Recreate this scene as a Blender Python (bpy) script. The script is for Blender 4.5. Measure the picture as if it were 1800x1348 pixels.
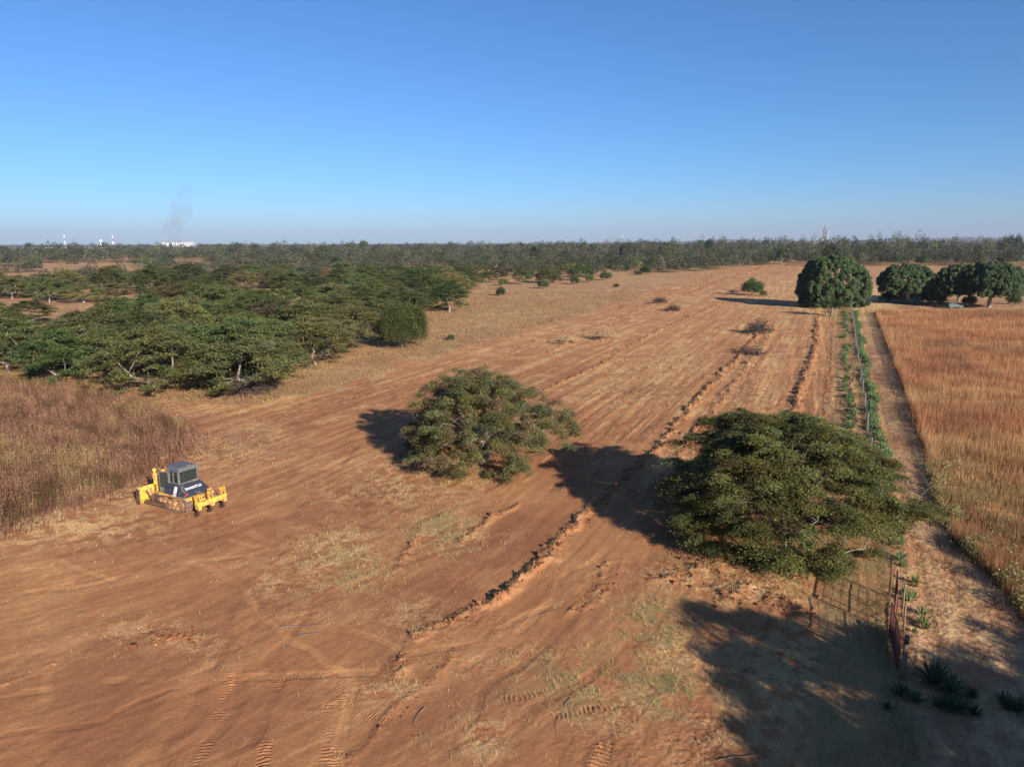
import bpy, bmesh, math
import numpy as np
from mathutils import Vector, Matrix

for o in list(bpy.data.objects):
    bpy.data.objects.remove(o)
scene = bpy.context.scene
COL = scene.collection
R_ = math.radians

# ------------------------------------------------------------------ camera
CAM_H, F_PX, PITCH, ROLL = 20.0, 1248.0, 11.15, -0.17
cam_d = bpy.data.cameras.new('camera')
cam = bpy.data.objects.new('camera', cam_d)
COL.objects.link(cam)
cam_d.sensor_fit = 'HORIZONTAL'
cam_d.sensor_width = 36.0
cam_d.lens = 36.0 * F_PX / 1800.0
cam_d.clip_start = 0.3
cam_d.clip_end = 60000.0
CAM_M = Matrix.Rotation(R_(90 - PITCH), 4, 'X') @ Matrix.Rotation(R_(ROLL), 4, 'Z')
cam.matrix_world = Matrix.Translation((0, 0, CAM_H)) @ CAM_M
scene.camera = cam

# ------------------------------------------------------------------ sun, sky, exposure
SUN_EL = 20.5
SUN_AZ = Vector((0.535, -0.845, 0)).normalized()
SUN_DIR = Vector((SUN_AZ.x * math.cos(R_(SUN_EL)), SUN_AZ.y * math.cos(R_(SUN_EL)), math.sin(R_(SUN_EL))))
sun_d = bpy.data.lights.new('sun', 'SUN')
sun_d.energy = 5.0
sun_d.angle = R_(0.53)
sun_d.color = (1.0, 0.93, 0.83)
sun = bpy.data.objects.new('sun', sun_d)
sun.rotation_euler = SUN_DIR.to_track_quat('Z', 'Y').to_euler()
sun.location = (60, -90, 120)
COL.objects.link(sun)
world = bpy.data.worlds.new('World')
scene.world = world
world.use_nodes = True
wn = world.node_tree
sky = wn.nodes.new('ShaderNodeTexSky')
sky.sky_type = 'NISHITA'
sky.sun_disc = False
sky.sun_elevation = R_(SUN_EL)
sky.sun_rotation = math.atan2(SUN_AZ.x, SUN_AZ.y)
sky.altitude = 1200
sky.air_density = 1.0
sky.dust_density = 1.0
sky.ozone_density = 10.0
sky_mul = wn.nodes.new('ShaderNodeMix')
sky_mul.data_type = 'RGBA'
sky_mul.blend_type = 'MULTIPLY'
sky_mul.inputs[0].default_value = 1.0
sky_mul.inputs[7].default_value = (1.27, 1.12, 1.00, 1)
wn.links.new(sky.outputs[0], sky_mul.inputs[6])
wn.links.new(sky_mul.outputs[2], wn.nodes['Background'].inputs[0])
wn.nodes['Background'].inputs[1].default_value = 0.0755
scene.view_settings.view_transform = 'Standard'
scene.view_settings.look = 'None'
scene.view_settings.exposure = 0.95
scene.view_settings.gamma = 1.0
scene.cycles.max_bounces = 6
scene.cycles.diffuse_bounces = 2
scene.cycles.glossy_bounces = 2
scene.cycles.transmission_bounces = 4
scene.cycles.transparent_max_bounces = 8
scene.cycles.volume_bounces = 0
scene.cycles.caustics_reflective = False
scene.cycles.caustics_refractive = False

# ------------------------------------------------------------------ helpers: maths
def P(px, py, z=0.0):
    """ground point of the place seen at a spot of the 1800x1348 photograph"""
    r = CAM_M.to_3x3() @ Vector(((px - 900) / F_PX, (674 - py) / F_PX, -1.0))
    t = (z - CAM_H) / r.z
    return np.array((r.x * t, r.y * t))

def PL(*pts):
    return np.array([P(a, b) for a, b in pts])

_T = {}
def vnoise(x, y, seed=0):
    if seed not in _T:
        _T[seed] = np.random.default_rng(1000 + seed).random((256, 256)).astype(np.float32)
    T = _T[seed]
    xf, yf = np.floor(x), np.floor(y)
    fx, fy = (x - xf).astype(np.float32), (y - yf).astype(np.float32)
    xi, yi = xf.astype(np.int64) & 255, yf.astype(np.int64) & 255
    xj, yj = (xi + 1) & 255, (yi + 1) & 255
    fx = fx * fx * (3 - 2 * fx)
    fy = fy * fy * (3 - 2 * fy)
    a = T[xi, yi] * (1 - fx) + T[xj, yi] * fx
    b = T[xi, yj] * (1 - fx) + T[xj, yj] * fx
    return a * (1 - fy) + b * fy

def fbm(x, y, octv=4, seed=0, gain=0.5):
    s = 0.0
    a = 1.0
    tot = 0.0
    for k in range(octv):
        s = s + a * vnoise(x * 2 ** k + 17.3 * k, y * 2 ** k + 5.1 * k, seed + k)
        tot += a
        a *= gain
    return s / tot

def sstep(a, b, x):
    t = np.clip((x - a) / (b - a), 0, 1)
    return t * t * (3 - 2 * t)

def seg_dist(x, y, a, b):
    ab = b - a
    L = float(ab @ ab) + 1e-9
    t = np.clip(((x - a[0]) * ab[0] + (y - a[1]) * ab[1]) / L, 0, 1)
    return np.hypot(x - a[0] - t * ab[0], y - a[1] - t * ab[1]), t * math.sqrt(L)

def poly_sdf(x, y, poly):
    """negative inside"""
    d = np.full(x.shape, 1e9)
    inside = np.zeros(x.shape, bool)
    n = len(poly)
    for i in range(n):
        a, b = poly[i], poly[(i + 1) % n]
        dd, _ = seg_dist(x, y, a, b)
        d = np.minimum(d, dd)
        c = ((a[1] > y) != (b[1] > y)) & (x < (b[0] - a[0]) * (y - a[1]) / (b[1] - a[1] + 1e-12) + a[0])
        inside ^= c
    return np.where(inside, -d, d)

# ------------------------------------------------------------------ layout of the place
U = np.array((0.416, 0.9094))           # direction of the fence and of the furrows
NR = np.array((0.9094, -0.416))         # to the right of it
FENCE0 = P(1580, 1188)
def fence_pt(t, off=0.0):
    return FENCE0 + U * t + NR * off
def fence_coords(x, y):
    dx, dy = x - FENCE0[0], y - FENCE0[1]
    return dx * U[0] + dy * U[1], dx * NR[0] + dy * NR[1]
CEN = np.array((-45.0, 70.0))
def furrow_coords(x, y):
    dx, dy = x - CEN[0], y - CEN[1]
    w = dx * U[0] + dy * U[1]
    v = dx * NR[0] + dy * NR[1]
    V = np.where(w > 0, np.abs(v), np.hypot(v, w))
    W = np.where(w > 0, w, -np.arctan2(-w, v) * 40.0)
    return V, W

# left limit of the cleared field (beyond it: short dry grass, then thorn trees)
CLEARED = np.vstack([PL((0, 938), (90, 905), (190, 880), (250, 850), (318, 795), (300, 752), (235, 716), (140, 690), (290, 702), (430, 714), (500, 703), (560, 690), (650, 655), (800, 622),
                        (1000, 560), (1150, 508), (1240, 480), (1330, 468), (1440, 463)), [fence_pt(330, -1)], [fence_pt(-6, -1)],
                     [(24.0, 20.0), (30.0, -40.0), (-80.0, -40.0), (-80.0, 40.0)]])
WEEDS = np.vstack([PL((0, 940), (60, 912), (150, 886), (240, 848), (310, 806), (338, 790), (335, 760), (255, 712), (170, 684), (60, 668), (0, 664)),
                   [(-95.0, 92.0), (-95.0, 40.0)]])
EDGE_R = [P(1800, 1088), P(1740, 1010), P(1672, 950), P(1642, 880), P(1625, 800), P(1590, 695), P(1560, 610), P(1537, 550)]
FIELD_R = np.array([EDGE_R[0] + np.array((-1.2, -9.0)), *EDGE_R, P(1700, 549), P(1800, 549), P(1800, 549) + np.array((90.0, 0.0)), (95.0, 20.0), (32.0, 15.0)])
FAR_TAN_R = PL((1500, 482), (1800, 482), (2000, 482), (2000, 470), (1500, 468))

BERMS = [  # polyline (photo points), half width, height, raggedness
    (PL((1350, 566), (1330, 592), (1285, 640), (1230, 700), (1170, 770), (1090, 850), (1058, 882), (990, 945), (955, 985), (900, 1030), (865, 1055)), 0.34, 0.54, 0.55),
    (PL((865, 1055), (830, 1075), (775, 1095), (735, 1110), (705, 1150), (690, 1180)), 0.35, 0.22, 0.9),
    (PL((1437, 557), (1436, 600), (1425, 640), (1410, 672), (1404, 700), (1396, 740)), 0.45, 0.62, 0.5),
    (PL((1366, 566), (1352, 590), (1330, 622), (1300, 660), (1268, 705), (1225, 760), (1195, 800)), 0.4, 0.28, 1.0),
    (PL((1266, 531), (1210, 560), (1160, 580), (1095, 614), (1055, 640), (1010, 660), (955, 688)), 0.4, 0.34, 1.0),
    (PL((1165, 535), (1110, 562), (1060, 580), (1030, 590), (960, 620)), 0.4, 0.25, 1.0),
    (PL((905, 885), (880, 900), (855, 912), (830, 930), (815, 950)), 0.28, 0.26, 0.9),
    (PL((735, 940), (722, 965), (712, 1000)), 0.2, 0.12, 0.9),
    (PL((1498, 640), (1499, 680), (1502, 720), (1503, 790)), 0.3, 0.28, 0.7),
    (PL((690, 700), (780, 668), (880, 632), (980, 598), (1080, 562), (1180, 522)), 0.5, 0.16, 1.0),
    (PL((500, 730), (620, 700), (720, 672), (850, 635), (960, 600)), 0.5, 0.16, 1.0),
    (PL((1465, 560), (1460, 640), (1452, 740)), 0.35, 0.16, 1.0),
    (PL((1340, 470), (1270, 492), (1200, 520)), 0.6, 0.4, 1.0),
    (PL((1400, 470), (1340, 488), (1290, 510)), 0.6, 0.3, 1.0),
    (PL((1355, 473), (1400, 474), (1440, 474)), 0.7, 0.5, 0.6),
    (PL((600, 1330), (640, 1300), (700, 1250), (770, 1180), (800, 1150)), 0.3, 0.08, 1.0),
    (PL((1010, 1075), (1060, 1000), (1075, 985)), 0.3, 0.10, 1.0),
    (PL((1030, 1075), (1085, 1000), (1100, 985)), 0.3, 0.08, 1.0),
    (PL((0, 1200), (45, 1190), (95, 1165)), 0.15, 0.06, 0.6),
    (PL((250, 745), (300, 775), (360, 800), (410, 815)), 0.5, 0.18, 1.0),
    (PL((230, 735), (330, 760), (420, 790)), 0.4, 0.16, 1.0),
]
BLOBS = [  # lumps of pushed earth: photo point, radius m, height m
    (1160, 534, 3.4, 0.7), (1182, 546, 2.4, 1.0), (1332, 588, 2.6, 0.9), (1296, 615, 1.5, 0.6), (1320, 640, 1.6, 0.5), (1212, 557, 1.6, 0.6),
    (995, 603, 2.6, 0.6), (1062, 596, 3.0, 0.8), (1245, 700, 0.8, 0.3), (1200, 765, 0.8, 0.4), (1165, 838, 0.5, 0.4), (975, 565, 1.6, 0.6),
    (620, 672, 0.5, 0.3), (940, 600, .8, .3), (1240, 1000, 2.0, 0.30), (1180, 1015, 1.2, 0.2), (1300, 1040, 2.0, 0.28), (1380, 1060, 1.6, 0.2),
    (1130, 545, 1.6, .4), (1095, 540, .8, .3), (1350, 512, 1.2, .4), (1290, 512, 2.0, .5), (870, 905, 0.5, 0.15), (330, 1115, .9, .06), (290, 1120, 1.2, .08)]
TRACES = [  # faint wheel and track traces without lugs: polyline, width, tone (+ light, - dark)
    (PL((0, 1060), (60, 1040), (150, 1030), (260, 1000), (420, 975), (560, 930)), .5, .7), (PL((120, 985), (160, 1005), (200, 1020)), .4, .9),
    (PL((330, 985), (380, 1000), (440, 1030), (480, 1090), (540, 1140), (600, 1200), (610, 1348)), .45, .8), (PL((60, 1000), (75, 1080), (70, 1200), (80, 1348)), .5, .6),
    (PL((0, 1220), (200, 1195), (420, 1190), (640, 1180)), .5, .5), (PL((0, 1290), (180, 1270), (330, 1200), (430, 1130)), .4, -.5),
    (PL((300, 1348), (380, 1180), (400, 1100), (460, 1000), (520, 930), (560, 860), (620, 780)), .5, -.5), (PL((350, 1348), (430, 1180), (450, 1100), (520, 1000), (600, 900), (640, 840), (720, 760)), .5, -.45),
    (PL((420, 1348), (500, 1140), (600, 1040), (720, 990), (800, 960), (870, 905)), .45, -.5), (PL((480, 960), (420, 900), (420, 840), (470, 770), (560, 720), (700, 680)), .6, .7),
    (PL((440, 960), (380, 930), (370, 880)), .5, .6), (PL((540, 930), (470, 900), (450, 850), (500, 780), (600, 735)), .5, .6),
    (PL((700, 1348), (760, 1230), (840, 1160), (960, 1090), (1010, 1010), (1060, 950)), .5, .6), (PL((790, 1348), (860, 1220), (960, 1140), (1040, 1060), (1070, 990)), .5, -.5),
    (PL((860, 1348), (940, 1250), (1010, 1200), (1120, 1120)), .5, -.5), (PL((620, 1110), (720, 1150), (840, 1130), (920, 1090), (1000, 1060)), .5, .6),
    (PL((600, 880), (760, 900), (850, 850)), .8, -.6), (PL((700, 930), (840, 880), (1000, 780), (1120, 690), (1200, 630)), .5, -.5), (PL((960, 860), (1060, 760), (1160, 660), (1260, 590)), .5, -.5),
    (PL((1000, 880), (1090, 770), (1190, 670), (1290, 580)), .5, .5), (PL((1100, 900), (1190, 810), (1260, 720), (1330, 640), (1390, 570)), .5, -.4), (PL((1440, 760), (1450, 660), (1462, 580)), .4, -.6), (PL((1470, 760), (1475, 660), (1478, 580)), .4, -.5)]
TREADS = [  # crawler and tractor prints: polyline, width, depth
    (PL((348, 1348), (372, 1290), (385, 1255), (398, 1220), (415, 1160)), 0.50, 0.055, 0.20),
    (PL((462, 1348), (470, 1290), (480, 1250), (488, 1210), (497, 1170), (498, 1140)), 0.50, 0.06, 0.20),
    (PL((570, 1340), (578, 1290), (580, 1235)), 0.50, 0.035, 0.22),
    (PL((443, 1140), (450, 1100), (452, 1080)), 0.30, 0.03, 0.20),
    (PL((452, 1050), (470, 1095), (505, 1125), (545, 1150), (580, 1180), (600, 1215), (608, 1260), (598, 1300), (585, 1348)), 0.42, 0.035, 0.16),
    (PL((460, 1195), (520, 1187), (600, 1184)), 0.40, 0.03, 0.16),
    (PL((455, 1252), (500, 1243), (590, 1242)), 0.40, 0.03, 0.16),
    (PL((600, 1240), (650, 1255), (700, 1275), (722, 1292)), 0.38, 0.04, 0.16),
    (PL((860, 1130), (905, 1145), (960, 1160)), 0.38, 0.03, 0.18),
    (PL((770, 1150), (850, 1125), (905, 1105)), 0.38, 0.03, 0.18),
    (PL((75, 1080), (88, 1055), (98, 1035)), 0.4, 0.03, 0.2),
    (PL((880, 1230), (960, 1215), (1020, 1190)), 0.5, 0.05, 0.22),
    (PL((935, 1265), (1010, 1250), (1090, 1235)), 0.5, 0.05, 0.22),
    (PL((1050, 1348), (1070, 1300), (1110, 1262)), 0.6, 0.07, 0.24),
    (PL((1190, 1348), (1210, 1310), (1260, 1262)), 0.6, 0.08, 0.24),
]
PATCH = [  # soil and litter patches: photo centre, radii px, kind, strength
    (600, 965, 70, 38, 'straw', 1.0), (560, 1000, 90, 40, 'straw', .6), (620, 1000, 60, 30, 'green', .4), (780, 930, 60, 32, 'straw', .8), (770, 925, 60, 30, 'green', .45), (720, 1080, 60, 30, 'straw', .45),
    (480, 1025, 40, 22, 'straw', .7), (540, 1080, 40, 14, 'straw', .5), (240, 1110, 60, 26, 'straw', .5), (340, 1130, 60, 22, 'straw', .4), (280, 1100, 40, 14, 'straw', .4),
    (1140, 1090, 60, 40, 'green', .7), (1190, 1140, 70, 40, 'straw', .75), (1060, 1190, 120, 50, 'green', .6), (1190, 1215, 70, 36, 'green', .95), (1080, 1230, 110, 40, 'straw', .6),
    (1150, 1060, 50, 22, 'straw', .4), (950, 1150, 70, 22, 'straw', .45), (690, 1205, 60, 22, 'straw', .6), (660, 1215, 50, 20, 'straw', .5), (820, 1170, 60, 20, 'straw', .4), (850, 1300, 40, 40, 'straw', .7),
    (1330, 1030, 90, 30, 'straw', .9), (1210, 1010, 60, 26, 'straw', .8), (1420, 1060, 60, 30, 'straw', .5), (1450, 1130, 110, 60, 'straw', .5),
    (1430, 1190, 190, 110, 'straw', .8), (1600, 1300, 200, 80, 'straw', .8), (1480, 1070, 80, 50, 'straw', .5), (1250, 1120, 60, 60, 'dark', .5),
    (1230, 1300, 70, 60, 'dark', .9), (1080, 1310, 80, 45, 'dark', .6), (1010, 1240, 60, 20, 'dark', .3),
    (640, 880, 110, 30, 'dark', .6), (820, 845, 60, 20, 'straw', .6), (720, 850, 90, 34, 'straw', .8), (690, 820, 60, 24, 'straw', .7), (600, 870, 60, 22, 'straw', .4),
    (1655, 612, 40, 8, 'dark', 1.0), (1672, 637, 34, 9, 'dark', .9), (1690, 658, 26, 10, 'dark', .7), (1780, 556, 50, 6, 'dark', .8), (1610, 705, 60, 10, 'straw', 1.0), (1730, 714, 90, 9, 'straw', .9), (1580, 640, 30, 8, 'straw', .5), (1700, 752, 60, 12, 'dark', .7), (1690, 830, 80, 30, 'straw', 1.0),
    (120, 920, 130, 26, 'straw', 1.0), (230, 870, 60, 22, 'straw', .9), (40, 945, 60, 18, 'straw', .9), (390, 790, 90, 26, 'straw', .8), (440, 760, 60, 20, 'straw', .7), (370, 700, 100, 22, 'straw', .5),
    (320, 665, 40, 18, 'straw', .9), (350, 765, 110, 26, 'weed', .7), (410, 770, 60, 24, 'weed', .7), (480, 700, 60, 16, 'straw', .6), (590, 640, 70, 30, 'straw', .4),
    (90, 1000, 80, 24, 'light', .8), (110, 1020, 40, 12, 'light', .9), (400, 985, 36, 14, 'light', .6), (440, 970, 30, 14, 'light', .5), (300, 980, 70, 10, 'light', .4), (60, 1080, 26, 60, 'light', .5), (100, 1100, 300, 60, 'light', .25),
    (590, 1190, 40, 60, 'light', .5), (590, 1290, 26, 60, 'light', .5), (560, 1250, 80, 8, 'light', .4), (820, 1130, 80, 20, 'light', .45), (1060, 1040, 60, 50, 'light', .6), (960, 1090, 60, 16, 'light', .4),
    (1140, 760, 60, 26, 'dark', .5), (1090, 690, 60, 12, 'dark', .3), (1210, 665, 40, 18, 'dark', .4), (1140, 700, 70, 16, 'dark', .4), (1250, 620, 60, 16, 'dark', .3), (1000, 740, 50, 30, 'dark', .4),
    (1290, 690, 30, 40, 'straw', .5), (1340, 690, 30, 50, 'straw', .5), (1180, 640, 60, 30, 'straw', .5), (1120, 650, 60, 24, 'straw', .4), (1120, 705, 60, 16, 'straw', .5), (1060, 690, 60, 12, 'straw', .4),
    (1180, 800, 30, 36, 'straw', .5), (1340, 640, 40, 12, 'straw', .5), (1440, 620, 30, 30, 'straw', .3), (1380, 500, 60, 18, 'straw', .5), (1400, 505, 60, 10, 'straw', .4),
    (1470, 556, 30, 6, 'green', .5), (1480, 552, 40, 8, 'straw', .7), (905, 690, 60, 12, 'light', .3), (880, 560, 100, 20, 'straw', .3), (950, 480, 60, 10, 'red', .8), (940, 482, 50, 6, 'red', .8), (600, 455, 60, 4, 'red', .3),
    (540, 930, 60, 30, 'dark', .35), (560, 1000, 30, 10, 'dark', .3), (830, 1085, 80, 16, 'dark', .5), (760, 1110, 50, 16, 'dark', .4), (740, 1060, 60, 10, 'light', .3),
]
_patch = []
for (a, b, ra, rb, kind, s) in PATCH:
    c = P(a, b)
    ax = P(a + ra, b) - c
    ay = P(a, b - rb) - c
    _patch.append((c, np.linalg.inv(np.array([ax, ay]).T), kind, s, max(np.hypot(*ax), np.hypot(*ay))))

def patch_masks(x, y):
    out = {k: np.zeros(x.shape, np.float32) for k in ('straw', 'green', 'dark', 'light', 'weed', 'red')}
    for c, M, kind, s, rad in _patch:
        dx, dy = x - c[0], y - c[1]
        sel = np.abs(dx) + np.abs(dy) < 4 * rad
        if not sel.any():
            continue
        dx, dy = dx[sel], dy[sel]
        a = M[0, 0] * dx + M[0, 1] * dy
        b = M[1, 0] * dx + M[1, 1] * dy
        out[kind][sel] = np.maximum(out[kind][sel], s * np.exp(-0.8 * (a * a + b * b)))
    return out

def cleared_mask(x, y):
    warp = (fbm(x * .15, y * .15, 3, 40) - .5) * 6 + (fbm(x * .8, y * .8, 2, 44) - .5) * 2
    return sstep(0.8, -0.8, poly_sdf(x, y, CLEARED) + warp * np.clip(np.hypot(x, y) / 90, .3, 1.6))

def relief(x, y, parts=False):
    """ground height; x, y arrays"""
    r = np.hypot(x, y)
    V, W = furrow_coords(x, y)
    cl = cleared_mask(x, y)
    h = (fbm(x / 28, y / 28, 3, 1) - .5) * .5 * sstep(20, 60, r)
    smooth = 1 - .75 * cl * sstep(75, 50, r)
    h += (fbm(x / 2.4, y / 2.4, 3, 5) - .5) * .10 * smooth
    far = sstep(300, 60, r)
    h += cl * ((fbm(V * 1.1, W * .05, 3, 11) - .5) * .15 + (fbm(V * 3.2, W * .12, 2, 15) - .5) * .07) * (0.22 + .78 * sstep(45, 85, r))
    h += (fbm(x * 2.2, y * 2.2, 3, 21) - .5) * .07 * far * smooth
    rough = 1 - cl * .6
    pm = patch_masks(x, y)
    litter = np.maximum(pm['straw'], pm['dark'])
    h += (fbm(x * 5.5, y * 5.5, 2, 25) - .5) * .07 * far * (rough * smooth + litter)
    fp = np.zeros(x.shape)
    for pts, hw, ht, rag in BERMS:
        lo, hi = pts.min(0) - 4, pts.max(0) + 4
        sel = (x > lo[0]) & (x < hi[0]) & (y > lo[1]) & (y < hi[1])
        if not sel.any():
            continue
        xs, ys = x[sel], y[sel]
        xs_ = xs + (fbm(xs * .5, ys * .5, 2, 61) - .5) * 1.6
        ys_ = ys + (fbm(xs * .5, ys * .5, 2, 62) - .5) * 1.1
        best = np.full(xs.shape, 1e9)
        for a, b in zip(pts[:-1], pts[1:]):
            d, s = seg_dist(xs_, ys_, a, b)
            best = np.minimum(best, d)
        lump = fbm(xs * 1.3, ys * 1.3, 3, 70)
        amp = np.clip(1 - rag * .8 + rag * sstep(.32, .66, lump) * 1.2, 0, 1.3) * .50
        prof = np.exp(-(best / (hw * (.7 + .8 * vnoise(xs * .7, ys * .7, 73)))) ** 2)
        hb = ht * amp * prof * (.35 + 1.3 * fbm(xs * 4, ys * 4, 3, 75))
        h[sel] += hb
        fp[sel] = np.maximum(fp[sel], np.clip(hb * 3.2, 0, 1))
    for (a, b, rad, ht) in BLOBS:
        c = P(a, b)
        sel = np.hypot(x - c[0], y - c[1]) < rad * 3
        if not sel.any():
            continue
        xs, ys = x[sel], y[sel]
        d = np.hypot(xs - c[0] + (fbm(xs, ys, 2, 80) - .5) * rad, ys - c[1] + (fbm(xs, ys, 2, 82) - .5) * rad) / rad
        hb = ht * np.exp(-d * d * 2) * (.3 + 1.3 * fbm(xs * 1.8, ys * 1.8, 3, 84))
        h[sel] += hb
        fp[sel] = np.maximum(fp[sel], np.clip(hb * 2.2, 0, 1))
    tc = np.zeros(x.shape)
    for pts, wid, tone in TRACES:
        lo, hi = pts.min(0) - 2, pts.max(0) + 2
        sel = (x > lo[0]) & (x < hi[0]) & (y > lo[1]) & (y < hi[1])
        if not sel.any():
            continue
        xs, ys = x[sel], y[sel]
        xw = xs + (fbm(xs * .25, ys * .25, 2, 95) - .5) * 2.2
        best = np.full(xs.shape, 1e9)
        for a, b in zip(pts[:-1], pts[1:]):
            best = np.minimum(best, seg_dist(xw, ys, a, b)[0])
        m = sstep(wid * .8, wid * .3, best) * sstep(.30, .60, fbm(xs * .6, ys * .6, 3, 96))
        tc[sel] += m * tone
        h[sel] -= m * .025
    if parts:
        pm['trace'] = tc
    tr = np.zeros(x.shape)
    for pts, wid, dep, pitch in TREADS:
        lo, hi = pts.min(0) - 1, pts.max(0) + 1
        sel = (x > lo[0]) & (x < hi[0]) & (y > lo[1]) & (y < hi[1])
        if not sel.any():
            continue
        xs, ys = x[sel], y[sel]
        best = np.full(xs.shape, 1e9)
        arc = np.zeros(xs.shape)
        L0 = 0.0
        for a, b in zip(pts[:-1], pts[1:]):
            d, s = seg_dist(xs, ys, a, b)
            k = d < best
            best[k] = d[k]
            arc[k] = (L0 + s)[k]
            L0 += float(np.hypot(*(b - a)))
        m = sstep(wid * .60, wid * .40, best + (fbm(xs * 3, ys * 3, 2, 92) - .5) * .25) * sstep(.34, .60, fbm(xs * .8, ys * .8, 3, 91))
        ph = np.sin(arc / pitch * 2 * np.pi + best * 3 + (fbm(xs * 2, ys * 2, 2, 93) - .5) * 5)
        hb = m * (dep * .8 * sstep(-.2, .8, ph) * (.4 + 1.2 * vnoise(xs * 4, ys * 4, 94)) - dep * .5)
        h[sel] += hb
        tr[sel] = np.maximum(tr[sel], m)
    if parts:
        return h, cl, pm, fp, tr, V, W
    return h

def gz(x, y):
    return float(relief(np.array([float(x)]), np.array([float(y)]))[0])

def gz_many(x, y):
    return relief(np.asarray(x, float), np.asarray(y, float))

# ------------------------------------------------------------------ helpers: objects and meshes
def tag(o, label=None, cat=None, group=None, kind=None):
    if label: o['label'] = label
    if cat: o['category'] = cat
    if group: o['group'] = group
    if kind: o['kind'] = kind
    return o

def link(name, me, mat=None, parent=None):
    o = bpy.data.objects.new(name, me)
    COL.objects.link(o)
    if mat is not None and me is not None:
        me.materials.clear()
        me.materials.append(mat)
    if parent is not None:
        o.parent = parent
    return o

def empty(name, loc, rz=0.0):
    o = bpy.data.objects.new(name, None)
    COL.objects.link(o)
    o.location = loc
    o.rotation_euler = (0, 0, rz)
    o.empty_display_size = 0.5
    return o

def np_mesh(name, verts, faces, cols=None, smooth=False):
    verts = np.ascontiguousarray(verts, np.float32)
    faces = np.ascontiguousarray(faces, np.int32)
    me = bpy.data.meshes.new(name)
    n, k = faces.shape
    me.vertices.add(len(verts))
    me.vertices.foreach_set('co', verts.ravel())
    me.loops.add(n * k)
    me.loops.foreach_set('vertex_index', faces.ravel())
    me.polygons.add(n)
    me.polygons.foreach_set('loop_start', np.arange(0, n * k, k, dtype=np.int32))
    me.polygons.foreach_set('loop_total', np.full(n, k, np.int32))
    me.polygons.foreach_set('use_smooth', np.full(n, smooth, bool))
    if cols is not None:
        at = me.color_attributes.new('Col', 'FLOAT_COLOR', 'POINT')
        c4 = np.ones((len(verts), 4), np.float32)
        c4[:, :3] = np.clip(cols, 0, 1)
        at.data.foreach_set('color', c4.ravel())
    me.update(calc_edges=True)
    return me

def rot_basis(d):
    """two unit vectors perpendicular to each row of d"""
    a = np.where(np.abs(d[:, 2:3]) > .9, np.array([[1., 0, 0]]), np.array([[0, 0, 1.]]))
    p = np.cross(d, a)
    p /= np.linalg.norm(p, axis=1, keepdims=True) + 1e-9
    return p, np.cross(d, p)

def tubes(a, b, ra, rb, k=5):
    """frustums between rows of a and b"""
    d = b - a
    d = d / (np.linalg.norm(d, axis=1, keepdims=True) + 1e-9)
    p, q = rot_basis(d)
    th = np.arange(k) * 2 * np.pi / k
    c, s = np.cos(th), np.sin(th)
    ring = p[:, None, :] * c[None, :, None] + q[:, None, :] * s[None, :, None]
    va = a[:, None, :] + ring * ra[:, None, None]
    vb = b[:, None, :] + ring * rb[:, None, None]
    n = len(a)
    v = np.concatenate([va, vb], 1).reshape(-1, 3)
    base = (np.arange(n) * 2 * k)[:, None]
    i = np.arange(k)
    j = (i + 1) % k
    f = np.stack([base + i, base + j, base + j + k, base + i + k], 2).reshape(-1, 4)
    return v, f

def leaves(c, d, nrm, L, W):
    """rhombic leaf quads centred on c, along d, facing nrm"""
    d = d / (np.linalg.norm(d, axis=1, keepdims=True) + 1e-9)
    s = np.cross(d, nrm)
    s /= np.linalg.norm(s, axis=1, keepdims=True) + 1e-9
    L = L[:, None] * .5
    W = W[:, None] * .5
    v = np.stack([c - d * L, c + s * W, c + d * L, c - s * W], 1).reshape(-1, 3)
    f = np.arange(len(v)).reshape(-1, 4)
    return v, f

def blades(x, y, z, h, w, lean, rng, c0, c1):
    n = len(x)
    az = rng.uniform(0, np.pi * 2, n)
    bx, by = np.cos(az) * w / 2, np.sin(az) * w / 2
    la = rng.uniform(0, np.pi * 2, n)
    lx, ly = np.cos(la) * lean * h, np.sin(la) * lean * h
    v = np.empty((n, 3, 3))
    v[:, 0] = np.stack([x - bx, y - by, z - .03], 1)
    v[:, 1] = np.stack([x + bx, y + by, z - .03], 1)
    v[:, 2] = np.stack([x + lx, y + ly, z + h * np.sqrt(np.clip(1 - lean ** 2, .02, 1))], 1)
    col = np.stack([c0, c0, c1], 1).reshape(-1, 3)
    return v.reshape(-1, 3), np.arange(3 * n).reshape(-1, 3), col

def merge(parts):
    vs, fs, cs = [], [], []
    off = 0
    for p in parts:
        vs.append(p[0])
        fs.append(p[1] + off)
        if len(p) > 2 and p[2] is not None:
            cs.append(p[2])
        off += len(p[0])
    return np.concatenate(vs), np.concatenate(fs), (np.concatenate(cs) if cs else None)

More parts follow.
